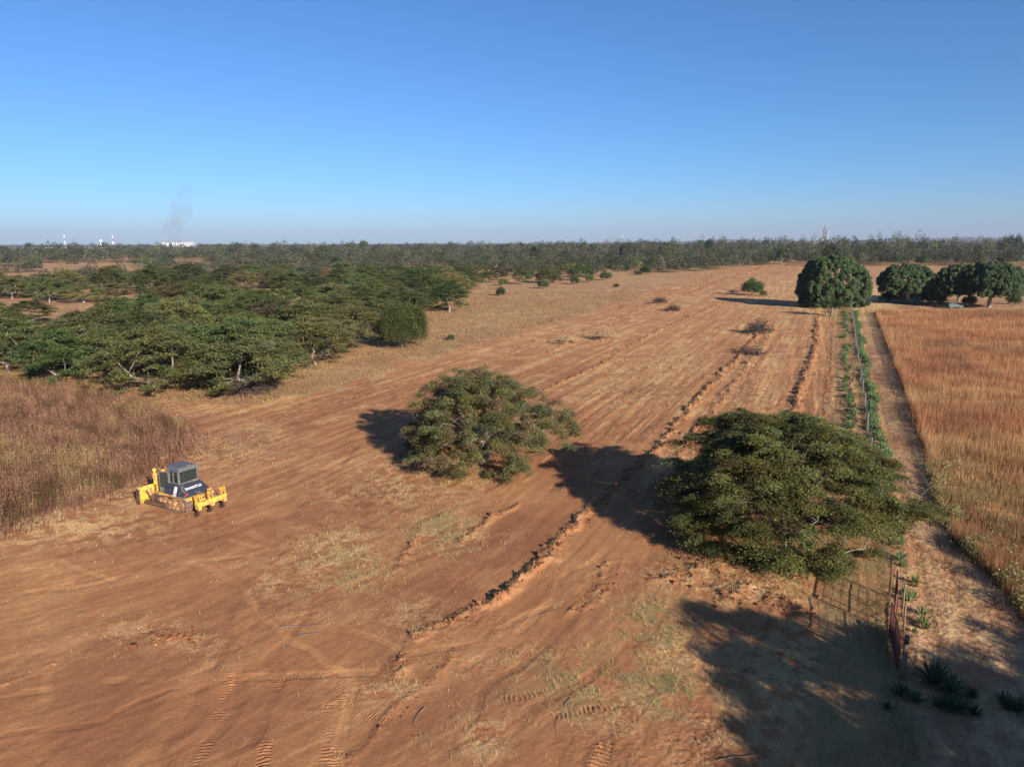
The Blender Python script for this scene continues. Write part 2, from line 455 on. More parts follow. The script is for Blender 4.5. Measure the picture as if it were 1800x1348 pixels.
class MB:
    """collects boxes, prisms and tubes into one mesh"""
    def __init__(self):
        self.bm = bmesh.new()
    def _grab(self, before):
        return [v for v in self.bm.verts if v.index < 0 or v not in before]
    def box(self, c, s, rot=None, bevel=0.0, taper=None):
        r = bmesh.ops.create_cube(self.bm, size=1.0)
        vs = r['verts']
        for v in vs:
            if taper and v.co.z > 0:
                v.co.x *= taper[0]
                v.co.y *= taper[1]
            v.co = Vector((v.co.x * s[0], v.co.y * s[1], v.co.z * s[2]))
        if bevel:
            es = list({e for v in vs for e in v.link_edges})
            rr = bmesh.ops.bevel(self.bm, geom=es, offset=bevel, segments=2, affect='EDGES', profile=.6)
            vs = list({v for f in rr['faces'] for v in f.verts} | {v for v in vs if v.is_valid})
        M = Matrix.Translation(c) @ (rot if rot is not None else Matrix.Identity(4))
        for v in vs:
            v.co = M @ v.co
        return self
    def tube(self, a, b, r, r2=None, n=12):
        a, b = Vector(a), Vector(b)
        L = (b - a).length
        rr = bmesh.ops.create_cone(self.bm, cap_ends=True, segments=n, radius1=r, radius2=r if r2 is None else r2, depth=L)
        M = Matrix.Translation((a + b) / 2) @ (b - a).to_track_quat('Z', 'Y').to_matrix().to_4x4()
        for v in rr['verts']:
            v.co = M @ v.co
        return self
    def beam(self, a, b, w, h, bevel=0.0):
        a, b = Vector(a), Vector(b)
        q = (b - a).to_track_quat('X', 'Z').to_matrix().to_4x4()
        return self.box((a + b) / 2, ((b - a).length, w, h), q, bevel)
    def prism(self, pts, axis, lo, hi):
        """pts: profile in the two other axes; axis 'x','y','z'"""
        def mk(t, p):
            if axis == 'y': return (p[0], t, p[1])
            if axis == 'x': return (t, p[0], p[1])
            return (p[0], p[1], t)
        A = [self.bm.verts.new(mk(lo, p)) for p in pts]
        B = [self.bm.verts.new(mk(hi, p)) for p in pts]
        n = len(pts)
        self.bm.faces.new(A)
        self.bm.faces.new(B[::-1])
        for i in range(n):
            self.bm.faces.new((A[i], B[i], B[(i + 1) % n], A[(i + 1) % n]))
        return self
    def loft(self, A, B):
        """closed solid between two polygons of equal count"""
        a = [self.bm.verts.new(p) for p in A]
        b = [self.bm.verts.new(p) for p in B]
        n = len(a)
        self.bm.faces.new(a)
        self.bm.faces.new(b[::-1])
        for i in range(n):
            self.bm.faces.new((a[i], b[i], b[(i + 1) % n], a[(i + 1) % n]))
        return self
    def sphere(self, c, r, sub=2):
        rr = bmesh.ops.create_icosphere(self.bm, subdivisions=sub, radius=1)
        for v in rr['verts']:
            v.co = Vector((v.co.x * r[0] + c[0], v.co.y * r[1] + c[1], v.co.z * r[2] + c[2]))
        return self
    def build(self, name, mat, parent=None, smooth=False):
        bmesh.ops.recalc_face_normals(self.bm, faces=self.bm.faces[:])
        me = bpy.data.meshes.new(name)
        self.bm.to_mesh(me)
        self.bm.free()
        if smooth:
            for p in me.polygons:
                p.use_smooth = True
        return link(name, me, mat, parent)

# ------------------------------------------------------------------ materials
def new_mat(name):
    m = bpy.data.materials.new(name)
    m.use_nodes = True
    nt = m.node_tree
    nt.nodes.clear()
    out = nt.nodes.new('ShaderNodeOutputMaterial')
    return m, nt, out

def nd(nt, t, **kw):
    n = nt.nodes.new(t)
    for k, v in kw.items():
        if isinstance(k, str) and hasattr(n, k):
            setattr(n, k, v)
    return n

def principled(name, col, rough=.6, metal=0.0, noise=.15, nscale=3.0, dirt=None, dirt_amt=.4, dirt_scale=1.5, bump=0.0, bscale=20, low_dirt=None):
    m, nt, out = new_mat(name)
    b = nd(nt, 'ShaderNodeBsdfPrincipled')
    b.inputs['Roughness'].default_value = rough
    b.inputs['Metallic'].default_value = metal
    tc = nd(nt, 'ShaderNodeTexCoord')
    n1 = nd(nt, 'ShaderNodeTexNoise')
    n1.inputs['Scale'].default_value = nscale
    n1.inputs['Detail'].default_value = 6
    nt.links.new(tc.outputs['Object'], n1.inputs['Vector'])
    mr = nd(nt, 'ShaderNodeMapRange')
    mr.inputs['To Min'].default_value = 1 - noise * 1.6
    mr.inputs['To Max'].default_value = 1 + noise * 1.6
    nt.links.new(n1.outputs['Fac'], mr.inputs['Value'])
    mul = nd(nt, 'ShaderNodeVectorMath', operation='SCALE')
    mul.inputs[0].default_value = col
    nt.links.new(mr.outputs[0], mul.inputs['Scale'])
    res = mul.outputs[0]
    if dirt is not None:
        n2 = nd(nt, 'ShaderNodeTexNoise')
        n2.inputs['Scale'].default_value = dirt_scale
        n2.inputs['Detail'].default_value = 8
        n2.inputs['Roughness'].default_value = .65
        nt.links.new(tc.outputs['Object'], n2.inputs['Vector'])
        m2 = nd(nt, 'ShaderNodeMapRange', interpolation_type='SMOOTHSTEP')
        m2.inputs['From Min'].default_value = .62 - dirt_amt * .5
        m2.inputs['From Max'].default_value = .80 - dirt_amt * .5
        nt.links.new(n2.outputs['Fac'], m2.inputs['Value'])
        mx = nd(nt, 'ShaderNodeMix', data_type='RGBA')
        nt.links.new(m2.outputs[0], mx.inputs[0])
        nt.links.new(res, mx.inputs[6])
        mx.inputs[7].default_value = (*dirt, 1)
        res = mx.outputs[2]
    nt.links.new(res, b.inputs['Base Color'])
    if bump:
        n3 = nd(nt, 'ShaderNodeTexNoise')
        n3.inputs['Scale'].default_value = bscale
        n3.inputs['Detail'].default_value = 5
        nt.links.new(tc.outputs['Object'], n3.inputs['Vector'])
        bp = nd(nt, 'ShaderNodeBump')
        bp.inputs['Strength'].default_value = bump
        bp.inputs['Distance'].default_value = .05
        nt.links.new(n3.outputs['Fac'], bp.inputs['Height'])
        nt.links.new(bp.outputs[0], b.inputs['Normal'])
    nt.links.new(b.outputs[0], out.inputs[0])
    return m

def leaf_mat(name, transl=.25, vary=.22, rough=.55, gloss=.15, tint=(1, 1, 1)):
    m, nt, out = new_mat(name)
    at = nd(nt, 'ShaderNodeAttribute', attribute_name='Col')
    oi = nd(nt, 'ShaderNodeObjectInfo')
    mr = nd(nt, 'ShaderNodeMapRange')
    mr.inputs['To Min'].default_value = 1 - vary
    mr.inputs['To Max'].default_value = 1 + vary
    nt.links.new(oi.outputs['Random'], mr.inputs['Value'])
    hs = nd(nt, 'ShaderNodeHueSaturation')
    h2 = nd(nt, 'ShaderNodeMapRange')
    h2.inputs['To Min'].default_value = .5 - vary * .07
    h2.inputs['To Max'].default_value = .5 + vary * .10
    ml = nd(nt, 'ShaderNodeMath', operation='MULTIPLY')
    ml.inputs[1].default_value = 7.31
    fr = nd(nt, 'ShaderNodeMath', operation='FRACT')
    nt.links.new(oi.outputs['Random'], ml.inputs[0])
    nt.links.new(ml.outputs[0], fr.inputs[0])
    nt.links.new(fr.outputs[0], h2.inputs['Value'])
    nt.links.new(h2.outputs[0], hs.inputs['Hue'])
    nt.links.new(mr.outputs[0], hs.inputs['Value'])
    nt.links.new(at.outputs['Color'], hs.inputs['Color'])
    col = hs.outputs[0]
    d = nd(nt, 'ShaderNodeBsdfPrincipled')
    d.inputs['Roughness'].default_value = rough
    d.inputs['Specular IOR Level'].default_value = gloss
    nt.links.new(col, d.inputs['Base Color'])
    t = nd(nt, 'ShaderNodeBsdfTranslucent')
    nt.links.new(col, t.inputs['Color'])
    mx = nd(nt, 'ShaderNodeMixShader')
    mx.inputs[0].default_value = transl
    nt.links.new(d.outputs[0], mx.inputs[1])
    nt.links.new(t.outputs[0], mx.inputs[2])
    nt.links.new(mx.outputs[0], out.inputs[0])
    return m

def soil_mat(name, bump=.5, amp=.20):
    m, nt, out = new_mat(name)
    at = nd(nt, 'ShaderNodeAttribute', attribute_name='Col')
    geo = nd(nt, 'ShaderNodeNewGeometry')
    def noise(scale, det=6, rough=.6, vec=None):
        n = nd(nt, 'ShaderNodeTexNoise')
        n.inputs['Scale'].default_value = scale
        n.inputs['Detail'].default_value = det
        n.inputs['Roughness'].default_value = rough
        nt.links.new(vec or geo.outputs['Position'], n.inputs['Vector'])
        return n.outputs['Fac']
    def rng(v, a, b, c, d):
        r = nd(nt, 'ShaderNodeMapRange')
        for k, val in zip(('From Min', 'From Max', 'To Min', 'To Max'), (a, b, c, d)):
            r.inputs[k].default_value = val
        nt.links.new(v, r.inputs['Value'])
        return r.outputs[0]
    # furrow-aligned coordinates for streaky grain
    vr = nd(nt, 'ShaderNodeVectorRotate', rotation_type='Z_AXIS')
    vr.inputs['Angle'].default_value = math.atan2(U[0], U[1])
    nt.links.new(geo.outputs['Position'], vr.inputs['Vector'])
    mp = nd(nt, 'ShaderNodeMapping')
    mp.inputs['Scale'].default_value = (1.0, .16, 1.0)
    nt.links.new(vr.outputs[0], mp.inputs['Vector'])
    a = rng(noise(9, 7, .7), .3, .7, 1 - amp, 1 + amp)
    b = rng(noise(2.2, 5, .6, mp.outputs[0]), .3, .7, 1 - amp * .8, 1 + amp * .8)
    c = rng(noise(45, 3, .6), .3, .7, 1 - amp * .7, 1 + amp * .7)
    mu = nd(nt, 'ShaderNodeMath', operation='MULTIPLY')
    nt.links.new(a, mu.inputs[0]); nt.links.new(b, mu.inputs[1])
    mu2 = nd(nt, 'ShaderNodeMath', operation='MULTIPLY')
    nt.links.new(mu.outputs[0], mu2.inputs[0]); nt.links.new(c, mu2.inputs[1])
    sc = nd(nt, 'ShaderNodeVectorMath', operation='SCALE')
    nt.links.new(at.outputs['Color'], sc.inputs[0])
    nt.links.new(mu2.outputs[0], sc.inputs['Scale'])
    # small pale bits of straw and stone lying about
    vo = nd(nt, 'ShaderNodeTexVoronoi')
    vo.inputs['Scale'].default_value = 2.3
    nt.links.new(geo.outputs['Position'], vo.inputs['Vector'])
    bit = rng(vo.outputs['Distance'], .035, .055, 1, 0)
    mx = nd(nt, 'ShaderNodeMix', data_type='RGBA')
    bl = nd(nt, 'ShaderNodeMath', operation='MULTIPLY')
    bl.inputs[1].default_value = .7
    nt.links.new(bit, bl.inputs[0])
    nt.links.new(bl.outputs[0], mx.inputs[0])
    nt.links.new(sc.outputs[0], mx.inputs[6])
    mx.inputs[7].default_value = (.42, .33, .22, 1)
    p = nd(nt, 'ShaderNodeBsdfPrincipled')
    p.inputs['Roughness'].default_value = .95
    p.inputs['Specular IOR Level'].default_value = .1
    nt.links.new(mx.outputs[2], p.inputs['Base Color'])
    bp = nd(nt, 'ShaderNodeBump')
    bp.inputs['Strength'].default_value = bump
    bp.inputs['Distance'].default_value = .06
    nt.links.new(noise(11, 8, .7), bp.inputs['Height'])
    nt.links.new(bp.outputs[0], p.inputs['Normal'])
    nt.links.new(p.outputs[0], out.inputs[0])
    return m

M = {}
M['soil'] = soil_mat('soil')
M['leaf'] = leaf_mat('thorn_leaf', .30, .34)
M['leaf_gloss'] = leaf_mat('mango_leaf', .12, .08, .55, .2)
M['far_leaf'] = leaf_mat('far_leaf', .15, .1)
M['grass'] = leaf_mat('grass', .30, .0)
M['bark'] = principled('pale_bark', (.235, .19, .15), .85, noise=.35, nscale=6, bump=.6, bscale=18)
M['dark_bark'] = principled('dark_bark', (.16, .11, .08), .9, noise=.35, nscale=6, bump=.6, bscale=18)
M['dead_wood'] = principled('dead_wood', (.065, .042, .034), .9, noise=.4, nscale=2)
M['concrete'] = principled('concrete_post', (.20, .19, .175), .85, noise=.2, nscale=5)
M['wire'] = principled('galvanised_wire', (.12, .11, .10), .7, .2, noise=.2)
M['rust'] = principled('rusty_steel', (.17, .05, .035), .75, .1, noise=.35, nscale=4, dirt=(.09, .035, .025), dirt_scale=3)
M['pole'] = principled('wooden_pole', (.20, .12, .07), .85, noise=.4, nscale=7, bump=.5, bscale=25)
M['yellow'] = principled('yellow_paint', (.78, .42, .045), .55, noise=.14, nscale=4, dirt=(.42, .22, .09), dirt_amt=.40, dirt_scale=2.5)
M['dusty_yellow'] = principled('dusty_yellow_paint', (.55, .30, .08), .8, noise=.2, nscale=5, dirt=(.30, .16, .08), dirt_amt=.62, dirt_scale=3)
M['navy'] = principled('navy_paint', (.028, .031, .045), .42, noise=.15, nscale=3, dirt=(.13, .10, .085), dirt_amt=.22, dirt_scale=2)
M['cab_grey'] = principled('cab_grey_paint', (.105, .105, .115), .6, noise=.10, nscale=3, dirt=(.25, .19, .15), dirt_amt=.2, dirt_scale=2)
M['track_steel'] = principled('track_steel', (.13, .095, .08), .7, .3, noise=.3, nscale=6, dirt=(.26, .15, .09), dirt_amt=.4, dirt_scale=4)
M['worn_steel'] = principled('worn_steel', (.13, .075, .055), .55, .4, noise=.3, nscale=4, dirt=(.24, .13, .08), dirt_amt=.35, dirt_scale=2)
M['tip_steel'] = principled('dark_steel', (.10, .07, .06), .5, .5, noise=.3)
M['chrome'] = principled('chrome', (.6, .6, .6), .2, 1.0, noise=.05)
M['black'] = principled('black_rubber', (.02, .02, .022), .6, noise=.1)
M['red_lamp'] = principled('red_lamp', (.55, .03, .05), .3, noise=.05)
M['white'] = principled('white_paint', (.75, .74, .72), .6, noise=.06)
M['seat'] = principled('seat_vinyl', (.05, .055, .045), .6)
M['white_wall'] = principled('whitewashed_wall', (.50, .46, .42), .85, noise=.12, nscale=.3)
M['silo_white'] = principled('silo_sheet', (.38, .38, .39), .5, noise=.05, nscale=.1)
M['mast_red'] = principled('mast_red', (.30, .16, .14), .6)
M['plant_grey'] = principled('plant_concrete', (.20, .17, .17), .8, noise=.2, nscale=.1)
M['roof'] = principled('metal_roof', (.62, .60, .58), .5, noise=.1, nscale=.4)
M['straw_heap'] = principled('straw_heap', (.34, .22, .12), .95, noise=.4, nscale=2)
M['grey_stick'] = principled('grey_stick', (.20, .16, .14), .9, noise=.4, nscale=2)
M['car_blue'] = principled('car_paint', (.03, .05, .06), .3, noise=.1)
M['car_green'] = principled('tarp_green', (.03, .08, .055), .6, noise=.3, nscale=3)
M['hill'] = principled('hill', (.10, .10, .07), .95, noise=.3, nscale=.002)

def glass_mat():
    m, nt, out = new_mat('cab_glass')
    b = nd(nt, 'ShaderNodeBsdfPrincipled')
    b.inputs['Base Color'].default_value = (.05, .06, .055, 1)
    b.inputs['Roughness'].default_value = .08
    b.inputs['Metallic'].default_value = 0
    tr = nd(nt, 'ShaderNodeBsdfTransparent')
    tr.inputs[0].default_value = (.62, .70, .66, 1)
    mx = nd(nt, 'ShaderNodeMixShader')
    mx.inputs[0].default_value = .42
    nt.links.new(tr.outputs[0], mx.inputs[1])
    nt.links.new(b.outputs[0], mx.inputs[2])
    nt.links.new(mx.outputs[0], out.inputs[0])
    return m
M['glass'] = glass_mat()

#@@GROUND
# ------------------------------------------------------------------ the ground, one sheet split into soil, track and grassland
C_SOIL = np.array((.355, .156, .066))
C_RED = np.array((.250, .098, .048))
C_LIGHT = np.array((.480, .240, .100))
C_STRAW = np.array((.600, .400, .185))
C_GREEN = np.array((.210, .200, .085))
C_TAN = np.array((.385, .215, .098))
C_TANRED = np.array((.310, .135, .068))
C_WEED = np.array((.240, .130, .085))
C_TRACK = np.array((.400, .210, .115))
C_WOOD = np.array((.120, .105, .065))

def mix(a, b, t):
    t = np.clip(t, 0, 1)[:, None]
    return a * (1 - t) + b * t

def ground_data(x, y):
    h, cl, pm, fp, tr, V, W = relief(x, y, True)
    r = np.hypot(x, y)
    n = len(x)
    big = fbm(x / 14, y / 14, 4, 101)
    med = fbm(x / 3.0, y / 3.0, 4, 105)
    fine = fbm(x * 1.6, y * 1.6, 4, 110, .65)
    st1 = fbm(V * 1.4, W * .05, 4, 120, .6)
    st2 = fbm(V * .35, W * .015, 3, 126)
    st3 = fbm(V * 4.0, W * .22, 3, 130, .6)
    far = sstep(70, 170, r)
    # ---- cleared soil
    c = np.repeat(C_SOIL[None], n, 0)
    c = mix(c, C_RED, sstep(.50, .78, big * .5 + st2 * .5) * .7 * (1 - .5 * far))
    nearw = sstep(45, 85, r)
    c = mix(c, C_LIGHT, sstep(.50, .72, st1) * .55 * (.45 + .55 * nearw))
    c = mix(c, C_RED * .9, sstep(.54, .70, fbm(x / 5.5, y / 5.5, 4, 163)) * .45)
    c = mix(c, C_LIGHT * .95, sstep(.56, .72, fbm(x / 4.5, y / 4.5, 4, 164)) * .4)
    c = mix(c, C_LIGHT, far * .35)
    c = mix(c, C_RED, sstep(.55, .72, st3) * .45 * (.35 + .65 * sstep(45, 85, r)))
    straw_n = sstep(.52, .66, st1 * .4 + fine * .35 + med * .25)
    c = mix(c, C_STRAW, straw_n * .38 * sstep(.40, .60, med) * (.25 + .75 * sstep(45, 85, r)))
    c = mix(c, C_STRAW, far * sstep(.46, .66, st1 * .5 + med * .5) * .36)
    # ---- uncleared savanna ground
    s = np.repeat(C_TAN[None], n, 0)
    s = mix(s, C_TANRED, sstep(.42, .64, big) * .75)
    s = mix(s, C_STRAW, sstep(.48, .66, med) * .5)
    s = mix(s, C_WEED, sstep(.52, .68, fine) * .7)
    s = mix(s, C_GREEN, sstep(.60, .74, fbm(x / 6, y / 6, 3, 140)) * .4)
    c = c * cl[:, None] + s * (1 - cl)[:, None]
    # ---- patches
    c = mix(c, C_LIGHT * 1.08, pm['light'] * sstep(.30, .62, fine * .5 + st1 * .5) * .9)
    c = mix(c, C_RED * .85, pm['dark'] * sstep(.25, .6, med) * .85)
    c = mix(c, C_STRAW, pm['straw'] * sstep(.40, .60, fine) * .85)
    c = mix(c, C_GREEN, pm['green'] * sstep(.44, .60, fbm(x * 1.1, y * 1.1, 3, 150)) * .8)
    c = mix(c, np.array((.20, .085, .075)), pm['weed'] * sstep(.35, .6, fine) * .8)
    c = mix(c, np.array((.26, .09, .06)), pm['red'] * .8)
    c = mix(c, C_RED * .75, fp * .65)
    c = mix(c, C_STRAW * .85, fp * sstep(.56, .72, fine) * .5)
    c = mix(c, C_RED, tr * .25)
    c = mix(c, C_LIGHT, np.clip(pm['trace'], 0, 1) * .55)
    c = mix(c, C_RED * .85, np.clip(-pm['trace'], 0, 1) * .65)
    w = sstep(1.0, -1.0, poly_sdf(x, y, WEEDS))
    c = mix(c, C_WEED, w * .8)
    # ---- beyond
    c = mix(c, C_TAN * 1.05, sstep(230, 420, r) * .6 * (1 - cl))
    c = mix(c, C_WOOD, sstep(600, 1600, r) * .6 * sstep(.4, .6, fbm(x / 160, y / 160, 3, 160)))
    # ---- track and right field
    t, off = fence_coords(x, y)
    near = (t > -25) & (t < 330)
    rut = np.exp(-((off - 1.9) / .35) ** 2) + np.exp(-((off - 3.6) / .35) ** 2)
    tk = np.repeat(C_TRACK[None], n, 0)
    tk = mix(tk, C_STRAW, sstep(.40, .62, fine) * .62)
    tk = mix(tk, C_RED * 1.15, sstep(.42, .66, med) * .5)
    tk = mix(tk, C_LIGHT, rut * .35)
    tk = mix(tk, C_STRAW * np.array((1, 1.02, .9)), sstep(150, 220, r) * .5)
    m = near * sstep(.2, .9, off + (fine - .5) * 1.2) * sstep(14.0, 11.0, off)
    c = mix(c, tk, m)
    strip = near * sstep(-4.0, -3.4, off + (med - .5)) * sstep(.9, .2, off)
    sp = mix(mix(np.repeat(C_TAN[None] * .9, n, 0), C_GREEN, sstep(.45, .6, fine) * .5), C_RED, sstep(.5, .65, med) * .4)
    c = mix(c, sp, strip * .85)
    fr = sstep(.6, -.6, poly_sdf(x, y, FIELD_R))
    g = mix(np.repeat(np.array((.26, .12, .06))[None], n, 0), C_TAN, sstep(.45, .6, med) * .6)
    c = mix(c, g, fr)
    c = mix(c, C_TAN * 1.05, sstep(3, -3, poly_sdf(x, y, FAR_TAN_R)) * .8)
    h = h - m * rut * .05 + m * (fine - .5) * .05
    return h, c, fr, m

def build_ground():
    r = [2.5]
    while r[-1] < 14000:
        d = r[-1]
        k = .48 if d < 48 else (.7 if d < 110 else 1.0)
        r.append(d + max(.028, (d * d + 400) / (20 * 710) * k) if d > 20 else d + 1.2)
        if d > 3000:
            r[-1] = d * 1.12
    r = np.array(r)
    fine_a = np.linspace(-44, 44, 1250)
    coarse = np.linspace(44, 316, 60)[1:-1]
    az = np.radians(np.concatenate([fine_a, coarse]))
    nr, na = len(r), len(az)
    A, Rr = np.meshgrid(az, r)
    x, y = (np.sin(A) * Rr).ravel(), (np.cos(A) * Rr).ravel()
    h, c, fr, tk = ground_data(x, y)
    # drop detail that the coarse rear sector cannot carry
    h = np.where(np.abs(np.degrees(A.ravel() + np.pi) % 360 - 180) > 45, h * .5, h)
    v = np.stack([x, y, h], 1)
    i = np.arange(nr - 1)[:, None] * na
    j = np.arange(na)[None, :]
    jn = (j + 1) % na
    f = np.stack([i + j, i + jn, i + na + jn, i + na + j], 2).reshape(-1, 4)[:, ::-1]
    # hub
    v = np.concatenate([v, [[0, 0, 0]]])
    c = np.concatenate([c, c[:1]])
    hub = len(v) - 1
    cen = v[f].mean(1)
    t, off = fence_coords(cen[:, 0], cen[:, 1])
    field = poly_sdf(cen[:, 0], cen[:, 1], FIELD_R) < 0
    track = (off > .35) & (off < 12) & (t > -12) & (t < 205) & ~field & (cen[:, 0] < 120)
    track &= (off < 6.2) | (t < 14)
    kind = np.where(field, 2, np.where(track, 1, 0))
    def sub(k, name):
        ff = f[kind == k]
        idx, inv = np.unique(ff, return_inverse=True)
        me = np_mesh(name, v[idx], inv.reshape(-1, 4), c[idx], smooth=True)
        return tag(link(name, me, M['soil']), kind='structure')
    sub(0, 'ground')
    sub(1, 'dirt_track')
    sub(2, 'field')
    ring = np.stack([np.full(na, hub), np.arange(na), (np.arange(na) + 1) % na], 1)[:, ::-1]
    idx, inv = np.unique(ring, return_inverse=True)
    # the disc right under the viewpoint belongs to the same ground
    me = np_mesh('ground', v[idx], inv.reshape(-1, 3), c[idx], smooth=True)
    tag(link('ground', me, M['soil']), kind='structure')

build_ground()

# far ridge on the right of the horizon
def build_hills():
    az = np.radians(np.linspace(-40, 42, 260))
    n = len(az)
    prof = fbm(az * 14, az * 0, 4, 170)
    amp = 26 + 62 * sstep(math.radians(-2), math.radians(24), az) * sstep(math.radians(42), math.radians(30), az)
    top = amp * (.55 + .9 * (prof - .35))
    rows = []
    for d, k in ((9300, -.2), (9900, .62), (10600, 1.0), (11600, .5), (12500, -.3)):
        rows.append(np.stack([np.sin(az) * d, np.cos(az) * d, np.where(k < 0, -6, top * k)], 1))
    v = np.concatenate(rows)
    i = np.arange(4)[:, None] * n
    j = np.arange(n - 1)[None]
    f = np.stack([i + j, i + j + 1, i + n + j + 1, i + n + j], 2).reshape(-1, 4)[:, ::-1]
    tag(link('hills', np_mesh('hills', v, f, smooth=True), M['hill']), kind='structure')
build_hills()

# ------------------------------------------------------------------ trees
def skeleton(targets, fork_h, trunk_r, rng, step=.8, tip=.012, lean=(0, 0), arch=.14, wander=.07):
    pos = [np.array((0., 0, -.15)), np.array((lean[0] * .3, lean[1] * .3, fork_h * .5)), np.array((lean[0] * .7, lean[1] * .7, fork_h))]
    par = [-1, 0, 1]
    plen = [0, fork_h * .5, fork_h]
    fork = pos[2]
    order = np.argsort(np.linalg.norm(targets - fork, axis=1))
    ends = []
    for ti in order:
        t = targets[ti]
        Pn = np.array(pos[2:])
        d = np.linalg.norm(Pn - t, axis=1)
        rad = np.linalg.norm(Pn[:, :2] - fork[:2], axis=1)
        cost = d + .22 * np.array(plen[2:]) + 1.6 * np.maximum(0, rad - np.linalg.norm(t[:2] - fork[:2])) + .5 * np.maximum(0, Pn[:, 2] - t[2])
        k = int(np.argmin(cost)) + 2
        a = pos[k]
        L = np.linalg.norm(t - a)
        n = max(1, int(math.ceil(L / step)))
        ctrl = (a + t) / 2 + np.array((0, 0, arch * L)) + rng.normal(0, wander * L, 3)
        last = k
        for q in range(1, n + 1):
            s = q / n
            p = (1 - s) ** 2 * a + 2 * s * (1 - s) * ctrl + s * s * t
            if q < n:
                p = p + rng.normal(0, .05, 3)
            pos.append(p)
            par.append(last)
            plen.append(plen[last] + L / n)
            last = len(pos) - 1
        ends.append((ti, last))
    pos = np.array(pos)
    par = np.array(par)
    w = np.zeros(len(pos))
    has = np.zeros(len(pos), bool)
    for i in range(len(pos) - 1, 0, -1):
        if w[i] == 0:
            w[i] = 1.0
        w[par[i]] += w[i]
    rad = tip * w ** (math.log(trunk_r / tip) / math.log(max(2, w[0])))
    rad[0] *= 1.35
    return pos, par, rad, dict(ends)

def wood_mesh(pos, par, rad, k=5, minr=0.0):
    i = np.arange(1, len(pos))
    keep = rad[i] >= minr
    i = i[keep]
    a, b = pos[par[i]], pos[i]
    return tubes(a, b, np.minimum(rad[par[i]], rad[i] * 1.5), rad[i], k)

def col_var(base, n, rng, v=.22, warm=.12):
    c = np.repeat(np.array(base)[None], n, 0)
    c = c * rng.uniform(1 - v, 1 + v, (n, 1))
    w = rng.uniform(-warm, warm, n)
    c[:, 0] *= 1 + w
    c[:, 2] *= 1 - w
    return c

def sprays(pos_t, out, n_each, rng, spread, leafL, leafW, base, droop=.12, upn=1.0, thick=.14, v=.28, extra=None):
    """flat feathery fans of leaf at the twig ends"""
    T = len(pos_t)
    n = T * n_each
    o = np.repeat(out, n_each, 0)
    c0 = np.repeat(pos_t, n_each, 0)
    side = np.cross(o, np.array((0, 0, 1.)))
    side /= np.linalg.norm(side, axis=1, keepdims=True) + 1e-9
    sc = np.repeat(rng.uniform(.65, 1.3, T), n_each)
    a = rng.normal(0, .5, n) * sc * spread
    b = rng.normal(0, .45, n) * sc * spread
    up = rng.normal(0, thick, n) * spread
    rr = (a * a + b * b) / (spread * spread)
    tilt = np.repeat(rng.normal(0, .25, T), n_each)
    c = c0 + o * a[:, None] + side * b[:, None]
    c[:, 2] += up - droop * rr * spread + tilt * b
    ang = rng.normal(0, .9, n)
    d = o * np.cos(ang)[:, None] + side * np.sin(ang)[:, None]
    d[:, 2] += rng.normal(-.1, .3, n)
    nr = np.stack([rng.normal(0, .55, n), rng.normal(0, .55, n), np.full(n, upn)], 1)
    L = rng.uniform(.7, 1.35, n) * leafL
    W = rng.uniform(.7, 1.3, n) * leafW
    vv, ff = leaves(c, d, nr, L, W)
    tone = np.repeat(col_var(base, T, rng, v, .14), n_each, 0) * rng.uniform(.75, 1.25, (n, 1))
    if extra is not None:
        col2, frac = extra
        pick = np.repeat(rng.random(T) < frac, n_each) & (rng.random(n) < .75) | (rng.random(n) < frac * .35)
        tone[pick] = np.array(col2) * rng.uniform(.7, 1.3, (pick.sum(), 1))
    return vv, ff, np.repeat(tone, 4, 0)

def out_dir(t, rng, jit=.4):
    o = t.copy()
    o[:, 2] = 0
    o += rng.normal(0, jit, o.shape) * np.array((1, 1, 0))
    return o / (np.linalg.norm(o, axis=1, keepdims=True) + 1e-9)

def thorn_targets(n, R, h, rng, low=.35, squash=1.0, irregular=.25):
    """points on the broken tiers of a spreading thorn tree"""
    ph = rng.uniform(0, 2 * np.pi, 4)
    tiers = np.array([(.97, .34, .10), (.88, .62, .18), (.77, .84, .22), (.64, .98, .20), (.50, 1.0, .14), (.37, .92, .10), (.24, .80, .06)])
    p = tiers[:, 2] * np.where(tiers[:, 0] < .6, low * 2, 1)
    ti = rng.choice(len(tiers), n, p=p / p.sum())
    az = rng.uniform(0, 2 * np.pi, n)
    # each tier is made of a few limbs' fans, not a full ring
    az += .35 * np.sin(5 * az + ph[3] + ti * 2.1)
    edge = 1 + irregular * (.6 * np.sin(2 * az + ph[0]) + .4 * np.sin(3 * az + ph[1]) + .4 * np.sin(5 * az + ph[2] + ti))
    rho = R * tiers[ti, 1] * edge * np.where(ti < 3, np.sqrt(rng.uniform(.15, 1.05, n)), rng.uniform(.62, 1.06, n))
    z = h * (tiers[ti, 0] + rng.normal(0, .018, n)) + h * .05 * np.sin(3 * az + ph[0])
    return np.stack([np.cos(az) * rho, np.sin(az) * rho, z], 1)

